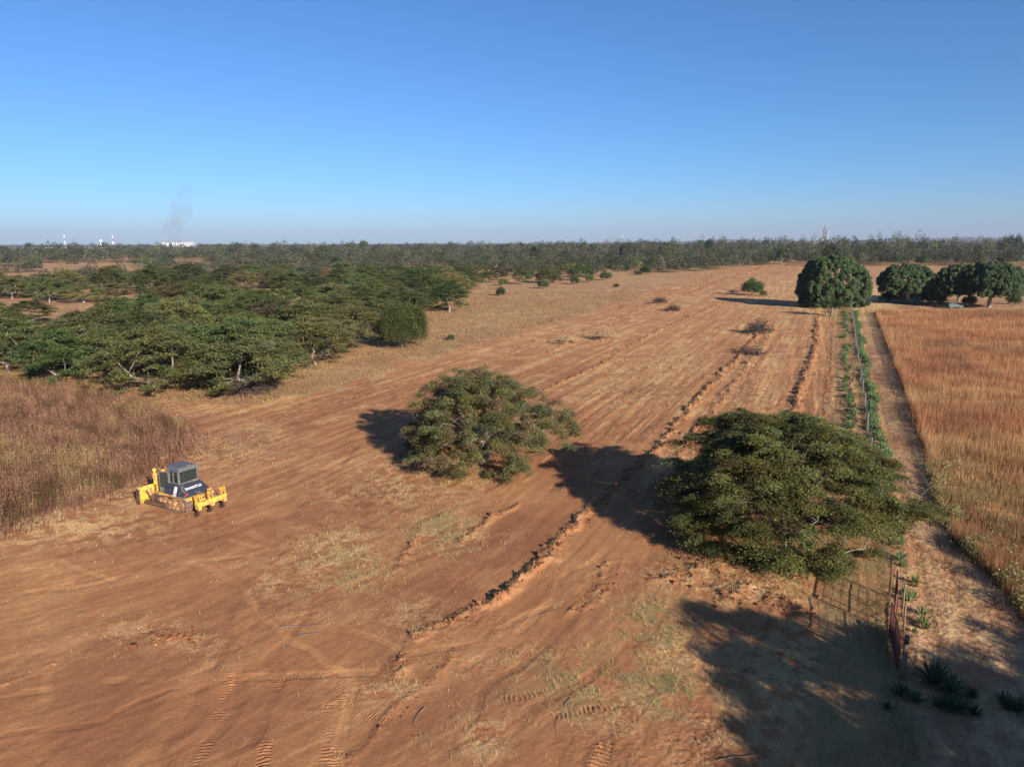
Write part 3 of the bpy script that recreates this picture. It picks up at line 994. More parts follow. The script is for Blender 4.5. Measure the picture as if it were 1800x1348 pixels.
def thorn_tree_meshes(seed, R=5.0, h=6.2, nt=110, n_each=80, base=(.075, .088, .034), leafL=.36, leafW=.13, spread=1.15, trunk=.30, fork=1.5, low=.38, bare=.06):
    rng = np.random.default_rng(seed)
    tg = thorn_targets(nt, R, h, rng, low)
    nb = int(nt * bare)
    bt = thorn_targets(nb, R * .8, h, rng, 0)
    bt[:, 2] = h * rng.uniform(.90, 1.06, nb)
    allt = np.concatenate([tg, bt])
    lean = rng.normal(0, .5, 2)
    pos, par, rad, _ = skeleton(allt, fork, trunk, rng, step=.9, tip=.011, lean=lean)
    wv, wf = wood_mesh(pos, par, rad, 5)
    fol = sprays(tg, out_dir(tg, rng), n_each, rng, spread, leafL, leafW, base, thick=.11)
    return np_mesh('trunk', wv, wf, smooth=True), np_mesh('crown', *fol)

def place_tree(name, meshes, xy, label, cat, group=None, rz=0.0, s=(1, 1, 1), wood='bark', leaf='leaf', sink=0.05):
    root = empty(name, (xy[0], xy[1], gz(xy[0], xy[1]) - sink), rz)
    root.scale = s
    tag(root, label, cat, group)
    for nm, me, mat in (('trunk', meshes[0], wood), ('crown', meshes[1], leaf)):
        if len(me.materials) == 0:
            me.materials.append(M[mat])
        o = bpy.data.objects.new(nm, me)
        COL.objects.link(o)
        o.parent = root
    return root

# --- tree in the middle of the cleared ground: a low brown-green dome
def dome_tree():
    rng = np.random.default_rng(5)
    n = 600
    az = rng.uniform(0, 2 * np.pi, n)
    el = np.arcsin(rng.uniform(0.02, 1, n))
    R, h = 7.2, 7.9
    k = rng.uniform(.72, 1.08, n)
    edge = 1 + .10 * np.sin(3 * az + 1) + .08 * np.sin(5 * az)
    lob = 1 + .10 * np.sin(4 * az + 3 * el) + .07 * np.sin(9 * az + 5 * el)
    t = np.stack([np.cos(az) * np.cos(el) ** 1.25 * R * 1.04 * k * edge * lob - .9 * np.sin(el), np.sin(az) * np.cos(el) ** 1.25 * R * 1.04 * k * edge * lob, .35 + np.sin(el) * h * k * (.94 + .06 * lob)], 1)
    t = t[(t[:, 2] > 1.4) | (rng.random(n) < .75)]
    t = t[~((t[:, 0] > 3.6) & (t[:, 2] < 1.9))]
    ext = np.array([(7.6, -.6, 4.3), (8.3, -.2, 3.6), (7.8, 1.5, 4.4), (7.4, -2.2, 2.2), (8.4, -.9, 3.2), (6.6, 3.0, 4.9), (7.0, 2.2, 5.2), (6.9, -1.5, 3.2), (-6.6, -3.2, 1.2), (-7.0, .5, 1.8)])
    inner = np.stack([rng.normal(0, 2.6, 60), rng.normal(0, 2.6, 60), rng.uniform(2, 5.5, 60)], 1)
    full = np.concatenate([t, ext, inner])
    pos, par, rad, _ = skeleton(full, .9, .38, rng, step=.8, tip=.013, arch=.12)
    wv, wf = wood_mesh(pos, par, rad, 6)
    tt = np.concatenate([t, ext])
    fol = sprays(tt, out_dir(tt, rng, .7), 430, rng, .74, .17, .07, (.125, .122, .046), droop=.30, thick=.20, v=.36, extra=((.20, .12, .075), .24))
    me = (np_mesh('trunk', wv, wf, smooth=True), np_mesh('crown', *fol))
    place_tree('thorn_tree', me, (-2.5, 64.5), 'low domed thorn tree with brownish-green crown in the middle of the cleared soil', 'tree')
dome_tree()

# --- big spreading thorn tree beside the fence
def fence_tree():
    rng = np.random.default_rng(12)
    R, h = 6.9, 8.6
    T = []
    for zz, rr_, cnt in ((8.1, .30, 16), (7.5, .52, 34), (6.6, .72, 54), (5.6, .86, 64), (4.5, .96, 72), (3.4, 1.02, 76), (2.3, 1.03, 66), (1.2, .98, 44), (.55, .88, 22)):
        ph = rng.uniform(0, 6.28)
        for q_ in range(cnt):
            a_ = (q_ + rng.uniform(-.6, .6)) / cnt * 6.283 + ph
            e_ = 1 + .09 * math.sin(2 * a_ + .6) + .08 * math.sin(5 * a_ + 2.0 + zz) + .07 * math.sin(9 * a_ + 2 * zz)
            if zz < 3 and math.cos(a_ + .75) > .55 and rng.random() < .45:   # thin on the lower right
                continue
            rad_ = R * rr_ * e_ * rng.uniform(.80, 1.06)
            T.append((math.cos(a_) * rad_, math.sin(a_) * rad_, zz + rng.normal(0, .22)))
    for q_ in range(170):
        zz = rng.uniform(3.6, 7.9)
        a_ = rng.uniform(0, 6.283)
        rad_ = R * rng.uniform(.12, .9) * math.sqrt(max(.06, 1 - (zz / 8.6) ** 2))
        T.append((math.cos(a_) * rad_, math.sin(a_) * rad_, zz))
    t = np.array(T)
    ext = []
    for a, r0, z0, m in ((2.2, 6.9, 7.2, 10), (2.55, 7.3, 6.4, 8), (-.30, 9.6, 3.0, 12), (3.05, 7.9, 4.2, 7), (.6, 7.0, 5.8, 7), (3.5, 7.8, 2.4, 6), (1.8, 6.3, 7.5, 8), (1.2, 6.0, 7.5, 7), (-1.9, 7.2, 1.0, 9), (-1.4, 7.2, 1.0, 9)):
        for q_ in range(m):
            s = rng.uniform(.62, 1.04)
            aa = a + rng.normal(0, .08)
            ext.append((math.cos(aa) * r0 * s, math.sin(aa) * r0 * s, z0 * (1 + .10 * (1 - s)) + rng.normal(0, .12)))
    ext = np.array(ext)
    tt = np.concatenate([t, ext])
    bare = np.stack([rng.normal(2.5, 3.5, 34), rng.normal(-3.0, 2.5, 34), rng.uniform(2.0, 5.8, 34)], 1)
    full = np.concatenate([tt, bare])
    pos, par, rad, _ = skeleton(full, 1.3, .42, rng, step=.8, tip=.009, arch=.16, lean=(-.2, .3))
    wv, wf = wood_mesh(pos, par, rad, 6)
    keep = ~((np.hypot(tt[:, 0] - .8, tt[:, 1] + 3.4) < 1.9) & (tt[:, 2] > 3) & (rng.random(len(tt)) < .85))
    fol = sprays(tt[keep], out_dir(tt[keep], rng, .35), 760, rng, .86, .165, .062, (.190, .200, .062), droop=.20, thick=.11, v=.42, extra=((.12, .085, .035), .06))
    me = (np_mesh('trunk', wv, wf, smooth=True), np_mesh('crown', *fol))
    place_tree('thorn_tree', me, (18.7, 46.2), 'large dark green spreading thorn tree growing against the wire fence in the foreground', 'tree')
    return me
FENCE_TREE = fence_tree()

# trees beside the viewpoint, whose shadows fall into the bottom right corner
SHADE_TREE = thorn_tree_meshes(39, R=6.8, h=9.0, nt=300, n_each=150, base=(.085, .098, .032), low=.6, bare=.03)
for k, (x, y, rz, s) in enumerate(((26.0, 12.6, 1.0, (.82, .82, 1.12)), (39.5, 10.5, 2.2, (1.1, 1.1, 1.02)), (32.8, 8.6, 3.5, (.95, .95, 1.08)), (24.6, 6.0, .3, (.80, .80, 1.08)))):
    place_tree('thorn_tree', SHADE_TREE, (x, y), ['tall thorn tree right of the viewpoint beside the dirt track', 'spreading thorn tree standing in the tall grass right of the viewpoint',
               'thorn tree nearest the viewpoint on its right', 'thorn tree farthest right and behind the viewpoint'][k], 'tree', rz=rz, s=s)

# --- mango trees
def mango_meshes(seed, R, h, skirt=.12, n_lump=260, per=230, asym=0.0):
    rng = np.random.default_rng(seed)
    n = n_lump
    az = rng.uniform(0, 2 * np.pi, n)
    el = np.arcsin(rng.uniform(-.15, 1, n))
    edge = 1 + .09 * np.sin(3 * az + seed) + .06 * np.sin(7 * az) + .05 * np.sin(2 * az + seed * 2)
    k = rng.uniform(.86, 1.0, n)
    zc = h * skirt
    ce = np.clip(np.cos(el), 0, 1) ** .82
    t = np.stack([np.cos(az) * ce * R * k * edge, np.sin(az) * ce * R * k * edge, zc + (h - zc) * (.30 + .70 * np.sin(el) * k)], 1)
    low = rng.random(n) < .30
    t[low, 2] = rng.uniform(zc, h * .42, low.sum())
    sc_l = np.repeat(rng.uniform(.75, 1.35, n), per)
    m = n * per
    dirs = rng.normal(0, 1, (m, 3))
    dirs /= np.linalg.norm(dirs, axis=1, keepdims=True)
    dirs[:, 2] = np.abs(dirs[:, 2]) * np.where(rng.random(m) < .75, 1, -1)
    rl = .075 * R
    c = np.repeat(t, per, 0) + dirs * (rl * sc_l)[:, None] * np.array((1, 1, .95)) * rng.uniform(.75, 1.05, (m, 1))
    d = dirs * .7 + np.array((0, 0, -.8)) + rng.normal(0, .35, (m, 3))
    nr = dirs + rng.normal(0, .3, (m, 3))
    vv, ff = leaves(c, d, nr, rng.uniform(.4, .75, m), rng.uniform(.16, .27, m))
    tone = np.repeat(col_var((.062, .088, .034), n, rng, .22, .12), per, 0) * rng.uniform(.75, 1.3, (m, 1))
    inner = np.stack([rng.normal(0, R * .35, 40), rng.normal(0, R * .35, 40), rng.uniform(h * .3, h * .7, 40)], 1)
    pos, par, rad, _ = skeleton(np.concatenate([t, inner]), h * .10, R * .055, rng, step=1.6, tip=.03, arch=.10)
    wv, wf = wood_mesh(pos, par, rad, 6)
    return np_mesh('trunk', wv, wf, smooth=True), np_mesh('crown', vv, ff, np.repeat(tone, 4, 0))

mA = mango_meshes(21, 10.6, 15.8, .03, 620, 260)
mB = mango_meshes(22, 8.8, 12.8, .33, 420, 240)
mC = mango_meshes(23, 9.7, 13.6, .31, 470, 240)
place_tree('mango_tree', mA, (101, 226), 'largest dense round mango tree at the end of the cleared field, left of the fence', 'tree', wood='dark_bark', leaf='leaf_gloss')
p = P(1588, 533)
place_tree('mango_tree', mB, p, 'rounded mango tree just right of the fence, second from the left', 'tree', wood='dark_bark', leaf='leaf_gloss')
p = P(1684, 530)
place_tree('mango_tree', mB, p, 'mango tree behind the parked car, partly covered by its larger right neighbour', 'tree', rz=2.0, wood='dark_bark', leaf='leaf_gloss', s=(.85, .85, .98))
p = P(1738, 541)
place_tree('mango_tree', mC, p, 'broad mango tree with pale forked trunk at the right edge of the grass field', 'tree', rz=1.0, wood='bark', leaf='leaf_gloss')

# --- thorn trees of the grove
protos = [thorn_tree_meshes(40 + k, R=R, h=h, nt=nt, n_each=150, base=tuple(1.26 * q for q in b), low=lw, bare=br) for k, (R, h, nt, b, lw, br) in enumerate((
    (6.4, 8.0, 190, (.090, .098, .034), .50, .03), (5.6, 7.0, 160, (.115, .112, .038), .50, .05), (7.2, 8.6, 230, (.088, .098, .034), .55, .02),
    (5.2, 8.2, 150, (.078, .096, .032), .55, .02), (6.8, 6.4, 190, (.110, .105, .042), .48, .12), (4.4, 5.8, 130, (.100, .128, .034), .55, .0), (6.2, 7.2, 175, (.135, .120, .048), .48, .07)))]

rng_b = np.random.default_rng(6)
# --- rounded shrubs
def shrub_meshes(seed, R, h, nt=90, per=90, base=(.085, .11, .04), L=.3, W=.12, low=.12):
    rng = np.random.default_rng(seed)
    az = rng.uniform(0, 2 * np.pi, nt)
    el = np.arcsin(rng.uniform(-.25, 1, nt))
    k = rng.uniform(.70, 1.08, nt) * (1 + .20 * np.sin(3 * az + seed + 2 * el) + .16 * np.sin(5 * az + 2 * seed + 4 * el))
    t = np.stack([np.cos(az) * np.cos(el) * R * k, np.sin(az) * np.cos(el) * R * k, h * (low + .38) + np.sin(el) * h * .5 * k], 1)
    t[:, 2] = np.maximum(t[:, 2], h * low)
    pos, par, rad, _ = skeleton(t, h * .1, .05 * h ** .5 + .03, rng, step=.8, tip=.014)
    m = nt * per
    c = np.repeat(t, per, 0) + rng.normal(0, .17 * R ** .75, (m, 3)) * np.array((1, 1, 1.35))
    d = rng.normal(0, .6, (m, 3)) + np.repeat(t / R, per, 0) * .6 + np.array((0, 0, .6))
    nr = rng.normal(0, .6, (m, 3)) + np.repeat(t / R, per, 0)
    vv, ff = leaves(c, d, nr, rng.uniform(.7, 1.3, m) * L, rng.uniform(.7, 1.3, m) * W)
    tone = np.repeat(col_var(base, nt, rng, .34, .14), per, 0) * rng.uniform(.75, 1.25, (m, 1))
    return np_mesh('trunk', *wood_mesh(pos, par, rad, 5), smooth=True), np_mesh('crown', vv, ff, np.repeat(tone, 4, 0))

sh_big = shrub_meshes(31, 4.2, 8.0, 260, 190, (.095, .115, .036), .30, .10, .03)
place_tree('bush', sh_big, P(706, 612), 'tall rounded bright green bush at the near edge of the thorn grove', 'bush')
sh_a = shrub_meshes(32, 2.6, 4.6, 80, 90, (.06, .085, .032), .36, .14, .08)
sh_b = shrub_meshes(33, 2.0, 3.0, 50, 80, (.085, .10, .04), .32, .13, .05)
place_tree('bush', sh_a, P(1322, 519), 'dense round bush standing alone on the far cleared field left of the largest mango tree', 'bush', s=(1.25, 1.25, 1.25))
place_tree('bush', sh_b, P(1342, 520), 'tiny dark bush at the right foot of the lone round bush on the far field', 'bush', s=(.6, .6, .7))
for k, (a, b, s, lab) in enumerate((
        (1610, 533, 1.3, 'dark low bush in the shade between the second and third mango trees'),
        (1645, 535, 1.3, 'dark low bush just left of the parked car under the mango trees'),
        (1704, 538, .7, 'small round bush right of the parked car'),
        (1560, 530, 1.2, 'dark low bush left of the trunk of the second mango tree'),
        (1625, 529, 1.5, 'dark bush behind the one left of the parked car'),
        (1575, 527, 1.3, 'dark bush in deep shade behind the second mango trunk'),
        (1655, 528, 1.6, 'dark bush in deep shade behind the parked car'),
        (1782, 535, .9, 'small pale bush at the right frame edge under the broad mango tree'))):
    place_tree('bush', (sh_a, sh_b)[k % 2], P(a, b), lab, 'bush', s=(s, s, s), rz=k)
BUSH_LAB = ['lone rounded bush with a short trunk in the middle of the dry grass', 'left one of a pair of bushes far right on the dry grass', 'right one of a pair of bushes far right on the dry grass',
            'tiny bush out on the dry grass below the lone rounded one', 'low bush behind the pair, far on the dry grass', 'bush at the upper left of the cluster of bushes', 'bush in the middle of the cluster of bushes',
            'bush at the lower left of the cluster of bushes', 'larger bush left of the cluster beside the red earth patch', 'bush standing just right of the grove end', 'small bush below the larger bush by the red patch',
            'far bush behind the one right of the grove end', 'far bush above the lone rounded bush', 'far bush at the right end, near the wood edge', 'far bush behind the cluster of bushes',
            'farthest bush at the wood edge above the red patch', 'largest bush at the right side of the cluster', 'small far bush near the top of the cleared field', 'small bush right of the tree standing apart at the grove end', 'far bush at the wood edge above the grove end']
for k, (a, b, s) in enumerate(((1064, 493, 1.0), (1122, 484, 1.05), (1136, 482, 1.2), (1083, 505, .55), (1100, 478, .9), (1003, 482, 1.2), (1017, 493, 1.3), (975, 490, 1.1), (960, 498, 1.2),
                               (918, 500, 1.1), (955, 508, .8), (930, 478, .9), (1070, 474, .8), (1160, 476, .8), (985, 476, .9), (945, 465, .9), (1032, 487, 1.5), (1210, 472, .8), (880, 520, .6), (905, 468, .8))):
    if k in (5, 6, 7, 8, 9, 11, 16):
        place_tree('thorn_tree', protos[(3, 5, 6)[k % 3]], P(a, b), BUSH_LAB[k].replace('bush', 'low thorn tree'), 'tree', 'small thorn trees dotted over the dry grass', s=(s * .8, s * .8, s * .82), rz=k * 1.3)
        continue
    place_tree('bush', (sh_a, sh_b)[k % 2], P(a, b), BUSH_LAB[k], 'bush', 'small bushes dotted over the dry grass', s=(s, s, s * rng_b.uniform(.8, 1.2)), rz=k * 1.3)
place_tree('bush', sh_b, P(793, 598), 'very small green bush on the dry grass right of the tall rounded bush', 'bush', s=(.35, .35, .4))

# --- the grove
GROVE_BASES = [  # trees that can be told apart: photo point of the trunk base, prototype, turn, size, label
    (270, 693, 2, 0.4, 1.05, 'thorn tree with thick pale trunk at the grove front above the bulldozer'),
    (440, 690, 4, 1.0, 1.15, 'low drooping thorn tree over fallen grey branches at the grove front'),
    (152, 668, 0, 2.1, 1.0, 'front grove thorn tree with a short straight trunk left of the thick pale trunk'),
    (106, 678, 3, 3.0, 0.95, 'front grove thorn tree with a leaning trunk above the tall reddish weeds'),
    (15, 655, 2, 4.0, 1.0, 'thorn tree at the left frame edge behind the tall reddish weeds'),
    (790, 548, 3, 0.8, 1.05, 'thorn tree with bare branching foot standing apart at the right end of the grove'),
    (555, 640, 6, 2.6, 1.0, 'thorn tree behind the low drooping one at the right of the grove front'),
    (620, 590, 1, 1.9, 1.0, 'thorn tree just left of the tall rounded bush'),
]
for (a, b, k, rz, s, lab) in GROVE_BASES:
    place_tree('thorn_tree', protos[k], P(a, b), lab, 'tree', rz=rz, s=(s, s, s))

OPEN_TREES = ((846, 484, 2, .75), (862, 496, 0, .7), (878, 488, 4, .7), (900, 478, 2, .7), (922, 484, 6, .75), (940, 478, 1, .8), (952, 496, 3, .6), (958, 484, 0, .75), (975, 498, 6, .6), (978, 482, 4, .75), (1000, 478, 2, .65),
              (1008, 488, 3, .7), (1030, 482, 6, .6), (1036, 496, 5, .6), (1052, 478, 3, .65), (1075, 474, 1, .7), (1105, 472, 6, .7), (1155, 471, 0, .7), (1205, 470, 6, .65), (1250, 469, 3, .7),
              (850, 492, 5, .7), (868, 478, 3, .8), (838, 500, 6, .6), (895, 486, 6, .75), (912, 474, 0, .7), (930, 490, 5, .8), (965, 472, 3, .75), (990, 468, 0, .7), (1020, 476, 5, .7),
              (1045, 470, 6, .7), (1088, 470, 3, .7), (1010, 500, 5, .6), (885, 502, 5, .55), (1130, 470, 5, .75), (1180, 469, 3, .7), (1230, 467, 0, .7), (1270, 466, 6, .7), (1310, 467, 3, .8), (1345, 464, 5, .8))
for k, (a, b, q, s) in enumerate(OPEN_TREES):
    place_tree('thorn_tree', protos[q], P(a, b), ('thorn tree in the loose scatter between the grove end and the red earth patch' if a < 1030 else 'thorn tree at the wood edge beyond the far end of the cleared field'), 'tree',
               'loose thorn trees right of the grove' if a < 1030 else 'thorn trees at the far wood edge', rz=k * 2.1, s=(s, s, s))
GROVE = PL((-150, 672), (100, 672), (300, 668), (440, 676), (520, 668), (600, 600), (690, 575), (790, 535), (825, 505), (820, 480), (830, 468), (760, 462), (-300, 462))
HOLES = [PL((50, 495), (150, 495), (140, 470), (70, 468)), PL((300, 655), (380, 655), (400, 625), (310, 625)), PL((130, 486), (250, 484), (270, 470), (140, 464)), PL((300, 474), (420, 476), (400, 466), (310, 464)), PL((470, 480), (540, 480), (520, 468), (470, 468)),
         PL((-60, 480), (40, 482), (40, 470), (-60, 470))]
rng = np.random.default_rng(77)
taken = [P(a, b) for (a, b, *_q) in GROVE_BASES] + [P(706, 612)]
cand = []
tries = 0
while len(cand) < 285 and tries < 60000:
    tries += 1
    r = 88 + 330 * rng.random() ** .62
    a = R_(rng.uniform(-43, 2))
    x, y = math.sin(a) * r, math.cos(a) * r
    xs, ys = np.array([x]), np.array([y])
    if poly_sdf(xs, ys, GROVE)[0] > 0 or any(poly_sdf(xs, ys, h)[0] < 1.0 for h in HOLES):
        continue
    if a < R_(-14) and r > 190 and fbm(xs / 30, ys / 30, 2, 181)[0] < .52:
        continue
    if fbm(xs / 26, ys / 26, 2, 180)[0] < .31 + .15 * max(0, (r - 130) / 250) * (1 if a < R_(-14) else .2):
        continue
    mind = 8.4 + 2.6 * rng.random() + (r - 90) * .011
    if min(math.hypot(x - q[0], y - q[1]) for q in taken) < mind:
        continue
    taken.append(np.array((x, y)))
    cand.append((x, y, r))
cand.sort(key=lambda t: t[2])
for k, (x, y, r) in enumerate(cand):
    pr = int(rng.integers(0, 7))
    s = rng.uniform(.8, 1.2)
    ppx = 900 + F_PX * x / (y * .981 + 3.86)
    where = ('left edge' if ppx < 110 else 'under the masts' if ppx < 260 else 'under the silos' if ppx < 380 else
             'right of the silos' if ppx < 540 else 'under the skyline tree' if ppx < 680 else 'near open grass')
    row = 'nearest rows' if r < 125 else 'near rows' if r < 160 else 'middle rows' if r < 205 else 'far middle rows' if r < 255 else 'farthest rows'
    look = ('flat', 'olive', 'tall spreading', 'upright dark', 'low dry-twigged', 'small rounded', 'yellowish')[pr]
    lab = look + ' thorn tree, ' + row + ' of the grove, ' + where
    grp = 'thorn trees in the ' + row + ' of the grove, ' + where
    place_tree('thorn_tree', protos[pr], (x, y), lab, 'tree', grp, rz=rng.uniform(0, 6.28), s=(s, s, s * rng.uniform(.80, 1.25)))

# --- far woodland: nobody could count it
def woodland():
    rng = np.random.default_rng(90)
    xs, ys, sc = [], [], []
    r = 300.0
    while r < 5200:
        sp = max(9.5, r * .0125)
        n = int(R_(96) * r / sp)
        a = rng.uniform(-R_(48), R_(48), n)
        rr = r + rng.uniform(-.5, .5, n) * sp
        xs.append(np.sin(a) * rr); ys.append(np.cos(a) * rr); sc.append(np.full(n, sp / 9.5))
        r += sp
    x, y, sc = np.concatenate(xs), np.concatenate(ys), np.concatenate(sc)
    rr = np.hypot(x, y)
    inG = poly_sdf(x, y, GROVE) < 0
    dens = fbm(x / 60, y / 60, 3, 190) + .10 * sstep(430, 900, rr)
    keep = dens > np.where(rr < 700, .47, .40)
    for h in HOLES:
        keep &= poly_sdf(x, y, h) > 0
    front = poly_sdf(x, y, PL((820, 480), (830, 500), (1250, 478), (1350, 466), (1450, 464), (1500, 478), (2400, 478), (2400, 600), (1400, 1300), (500, 1300), (820, 540))) > 0
    keep &= front & ((rr > 330) | ~inG) & (rr > 300)
    if len(cand):
        far_c = cand[-1][2]
        keep &= ~(inG & (rr < far_c))
    tr = fence_coords(x, y)
    # dense belts across the middle and the right
    az = np.degrees(np.arctan2(x, y))
    belt = (az > -4) & (rr > 560) & (rng.random(len(x)) < .9)
    belt |= (az > 22) & (rr > 400) & (rr < 640)
    keep |= belt & front & (poly_sdf(x, y, FAR_TAN_R) > 0)
    keep &= poly_sdf(x, y, FAR_TAN_R) > 2
    left_open = (az < -12) & (rr > 330) & (rr < 2400) & (fbm(x / 70, y / 70, 2, 197) > .56 + .12 * sstep(-28, -12, az))
    keep &= ~left_open
    x, y, sc, rr, az = x[keep], y[keep], sc[keep], rr[keep], az[keep]
    print('woodland trees', len(x))
    parts, wood = [], []
    near = rr < 900
    for sel, per in ((near, 280), (~near & (rr < 2000), 120), (rr >= 2000, 60)):
        n = int(sel.sum())
        if not n:
            continue
        X, Y, S = x[sel], y[sel], sc[sel]
        tall = np.where(rng.random(n) < np.where(rr[sel] > 800, .14, .08), rng.uniform(1.3, 2.6, n), 1.0) * (1 + .35 * sstep(-5, 25, az[sel]))
        hh = rng.uniform(5.0, 8.8, n) * tall * np.clip(S, 1, 1.25)
        Rw = rng.uniform(3.4, 5.6, n) * S * np.where(tall > 1.3, .8, 1)
        m = n * per
        A = rng.uniform(0, 2 * np.pi, m)
        E_ = np.arcsin(rng.uniform(-.35, 1, m))
        k = rng.uniform(.72, 1.05, m)
        lob = 1 + .18 * np.sin(3 * A + np.repeat(rng.uniform(0, 6, n), per))
        Rr, Hr = np.repeat(Rw, per), np.repeat(hh, per)
        dx, dy, dz = np.cos(A) * np.cos(E_), np.sin(A) * np.cos(E_), np.sin(E_)
        c = np.stack([np.repeat(X, per) + dx * Rr * k * lob, np.repeat(Y, per) + dy * Rr * k * lob, Hr * (.52 + .48 * dz * k)], 1)
        d = rng.normal(0, 1, (m, 3)) * np.array((1, 1, .35))
        nr = np.stack([dx, dy, dz + .5], 1) + rng.normal(0, .45, (m, 3))
        q = np.repeat(np.clip(S, 1, 3.5), per) * (.72 if per > 200 else 1.05)
        vv, ff = leaves(c, d, nr, rng.uniform(.9, 1.9, m) * q, rng.uniform(.5, 1.0, m) * q)
        base = col_var((.060, .067, .032), n, rng, .42, .14)
        gy = rng.random(n)
        base[gy < .34] = base[gy < .34] * .45 + np.array((.125, .095, .075)) * .55
        base[gy > .97] = np.array((.10, .13, .04))
        cc = np.repeat(base, per, 0) * rng.uniform(.82, 1.18, (m, 1)) * np.repeat(rng.uniform(.65, 1.3, (n, 1)), per, 0)
        parts.append((vv, ff, np.repeat(cc, 4, 0)))
    v, f, c = merge(parts)
    tag(link('woodland', np_mesh('woodland', v, f, c), M['far_leaf']), 'distant grey-green savanna woodland stretching to the horizon', None, None, 'stuff')
woodland()

# single trees that stand up out of the far woodland
tall_m = [shrub_meshes(60 + k, R, h, 70, 60, (.052, .070, .034), 1.1, .5, .30) for k, (R, h) in enumerate(((6.5, 15), (9, 17), (5, 19)))]
for k, (a, b, d, m_, s, lab) in enumerate((
        (575, 434, 700, 0, 1.0, 'dark round tree standing up from the far woodland right of the silos'),
        (645, 430, 1400, 0, 1.4, 'small skyline tree in the centre left of the horizon'),
        (1162, 424, 1500, 1, 1.0, 'flat-crowned skyline tree in the middle of the horizon'),
        (1240, 421, 1000, 2, 1.05, 'tall skyline tree left of the cement tower'),
        (1765, 416, 1000, 1, 1.35, 'largest skyline tree near the right edge of the horizon'),
        (1612, 425, 1100, 2, .85, 'narrow skyline tree behind the second mango tree'),
        (1455, 426, 620, 0, 1.0, 'big dark tree in the woodland right of the cement tower'),
        (1525, 425, 800, 1, 1.0, 'wide dark tree in the woodland behind the largest mango tree'),
        (943, 430, 700, 0, .95, 'dark rounded tree in the far woodland near the centre'),
        (1100, 430, 720, 0, 1.1, 'large rounded tree in the far woodland above the small bushes'),
        (68, 430, 2200, 1, 1.2, 'dark skyline tree left of the radio masts beside the distant town'),
        (90, 431, 2300, 0, 1.2, 'small skyline tree between the town and the left mast'),
        (265, 428, 1900, 1, .95, 'leafy skyline tree just left of the white silos'),
        (1370, 435, 640, 0, .9, 'rounded dark tree in the woodland left of the largest mango tree'))):
    x = (a - 900) / F_PX * d
    place_tree('tall_tree', tall_m[m_], (x, d), lab, 'tree', s=(s, s, s), rz=k, leaf='far_leaf')

#@@PLANTS
# ------------------------------------------------------------------ palm-like clump by the largest mango tree
def palm_clump():
    rng = np.random.default_rng(3)
    b = P(1461, 555)
    root = empty('palm_clump', (b[0], b[1], gz(*b)))
    root.scale = (1.45, 1.45, 1.45)
    tag(root, 'low palm clump with arching light green fronds at the foot of the largest mango tree', 'palm')
    ta = np.array([(0, 0, -.1), (.3, 0, 0.5), (-.8, .3, 0)], float)
    tb = np.array([(0.1, 0, 1.6), (.9, .2, 1.5), (-1.2, .4, 1.3)], float)
    link('trunk', np_mesh('trunk', *tubes(ta, tb, np.array((.28, .2, .2)), np.array((.2, .14, .14)), 7), smooth=True), M['dark_bark'], root)
    parts = []
    for k in range(46):
        s = tb[k % 3]
        az, up = rng.uniform(0, 6.28), rng.uniform(.5, 1.45)
        L = rng.uniform(2.4, 3.6)
        d0 = np.array((math.cos(az) * math.cos(up), math.sin(az) * math.cos(up), math.sin(up)))
        for q in range(14):
            t = (q + 1) / 14
            c = s + d0 * L * t + np.array((0, 0, -1.1 * t * t * L * .35))
            for sg in (-1, 1):
                side = np.array((-math.sin(az), math.cos(az), -.35)) * sg
                dd = side + d0 * .7
                col = np.array((.17, .22, .07)) * rng.uniform(.7, 1.25)
                v, f = leaves((c + dd * .22)[None], dd[None], np.array([[0, 0, 1.]]), np.array([.7]), np.array([.13]))
                parts.append((v, f, np.repeat(col[None], 4, 0)))
    link('fronds', np_mesh('fronds', *merge(parts)), M['leaf'], root)
palm_clump()

# ------------------------------------------------------------------ sisal plants along the fence
def sisal_mesh(seed, n=26, L=.62, w=.085, col=(.15, .215, .085), dead=.2):
    rng = np.random.default_rng(seed)
    V, F, C = [], [], []
    for k in range(n):
        az = k * 2.4 + rng.normal(0, .15)
        up = R_(18 + 62 * (k / n)) + rng.normal(0, .08)
        l = L * rng.uniform(.8, 1.1)
        d = np.array((math.cos(az) * math.cos(up), math.sin(az) * math.cos(up), math.sin(up)))
        s = np.array((-math.sin(az), math.cos(az), 0))
        up_n = np.cross(s, d) * -1
        b = np.array((0, 0, .05)) + d * .04
        m1 = b + d * l * .5 - up_n * w * .25
        e = b + d * l
        e[2] -= l * .10 * math.cos(up)
        i = len(V)
        V += [b - s * w * .35, b + s * w * .35, m1 + s * w * .5, m1 - s * w * .5, e, b - up_n * .02, m1 - up_n * w * .35]
        F += [(i, i + 5, i + 6, i + 3), (i + 5, i + 1, i + 2, i + 6), (i + 3, i + 6, i + 4, i + 4), (i + 6, i + 2, i + 4, i + 4)]
        c = np.array(col) * rng.uniform(.75, 1.25)
        if rng.random() < dead and up < .8:
            c = np.array((.34, .26, .13))
        C += [c] * 7
    # split the degenerate quads into triangles
    T = []
    for f in F:
        if f[2] == f[3]:
            T.append((f[0], f[1], f[2]))
        else:
            T += [(f[0], f[1], f[2]), (f[0], f[2], f[3])]
    return np.array(V), np.array(T), np.array(C)

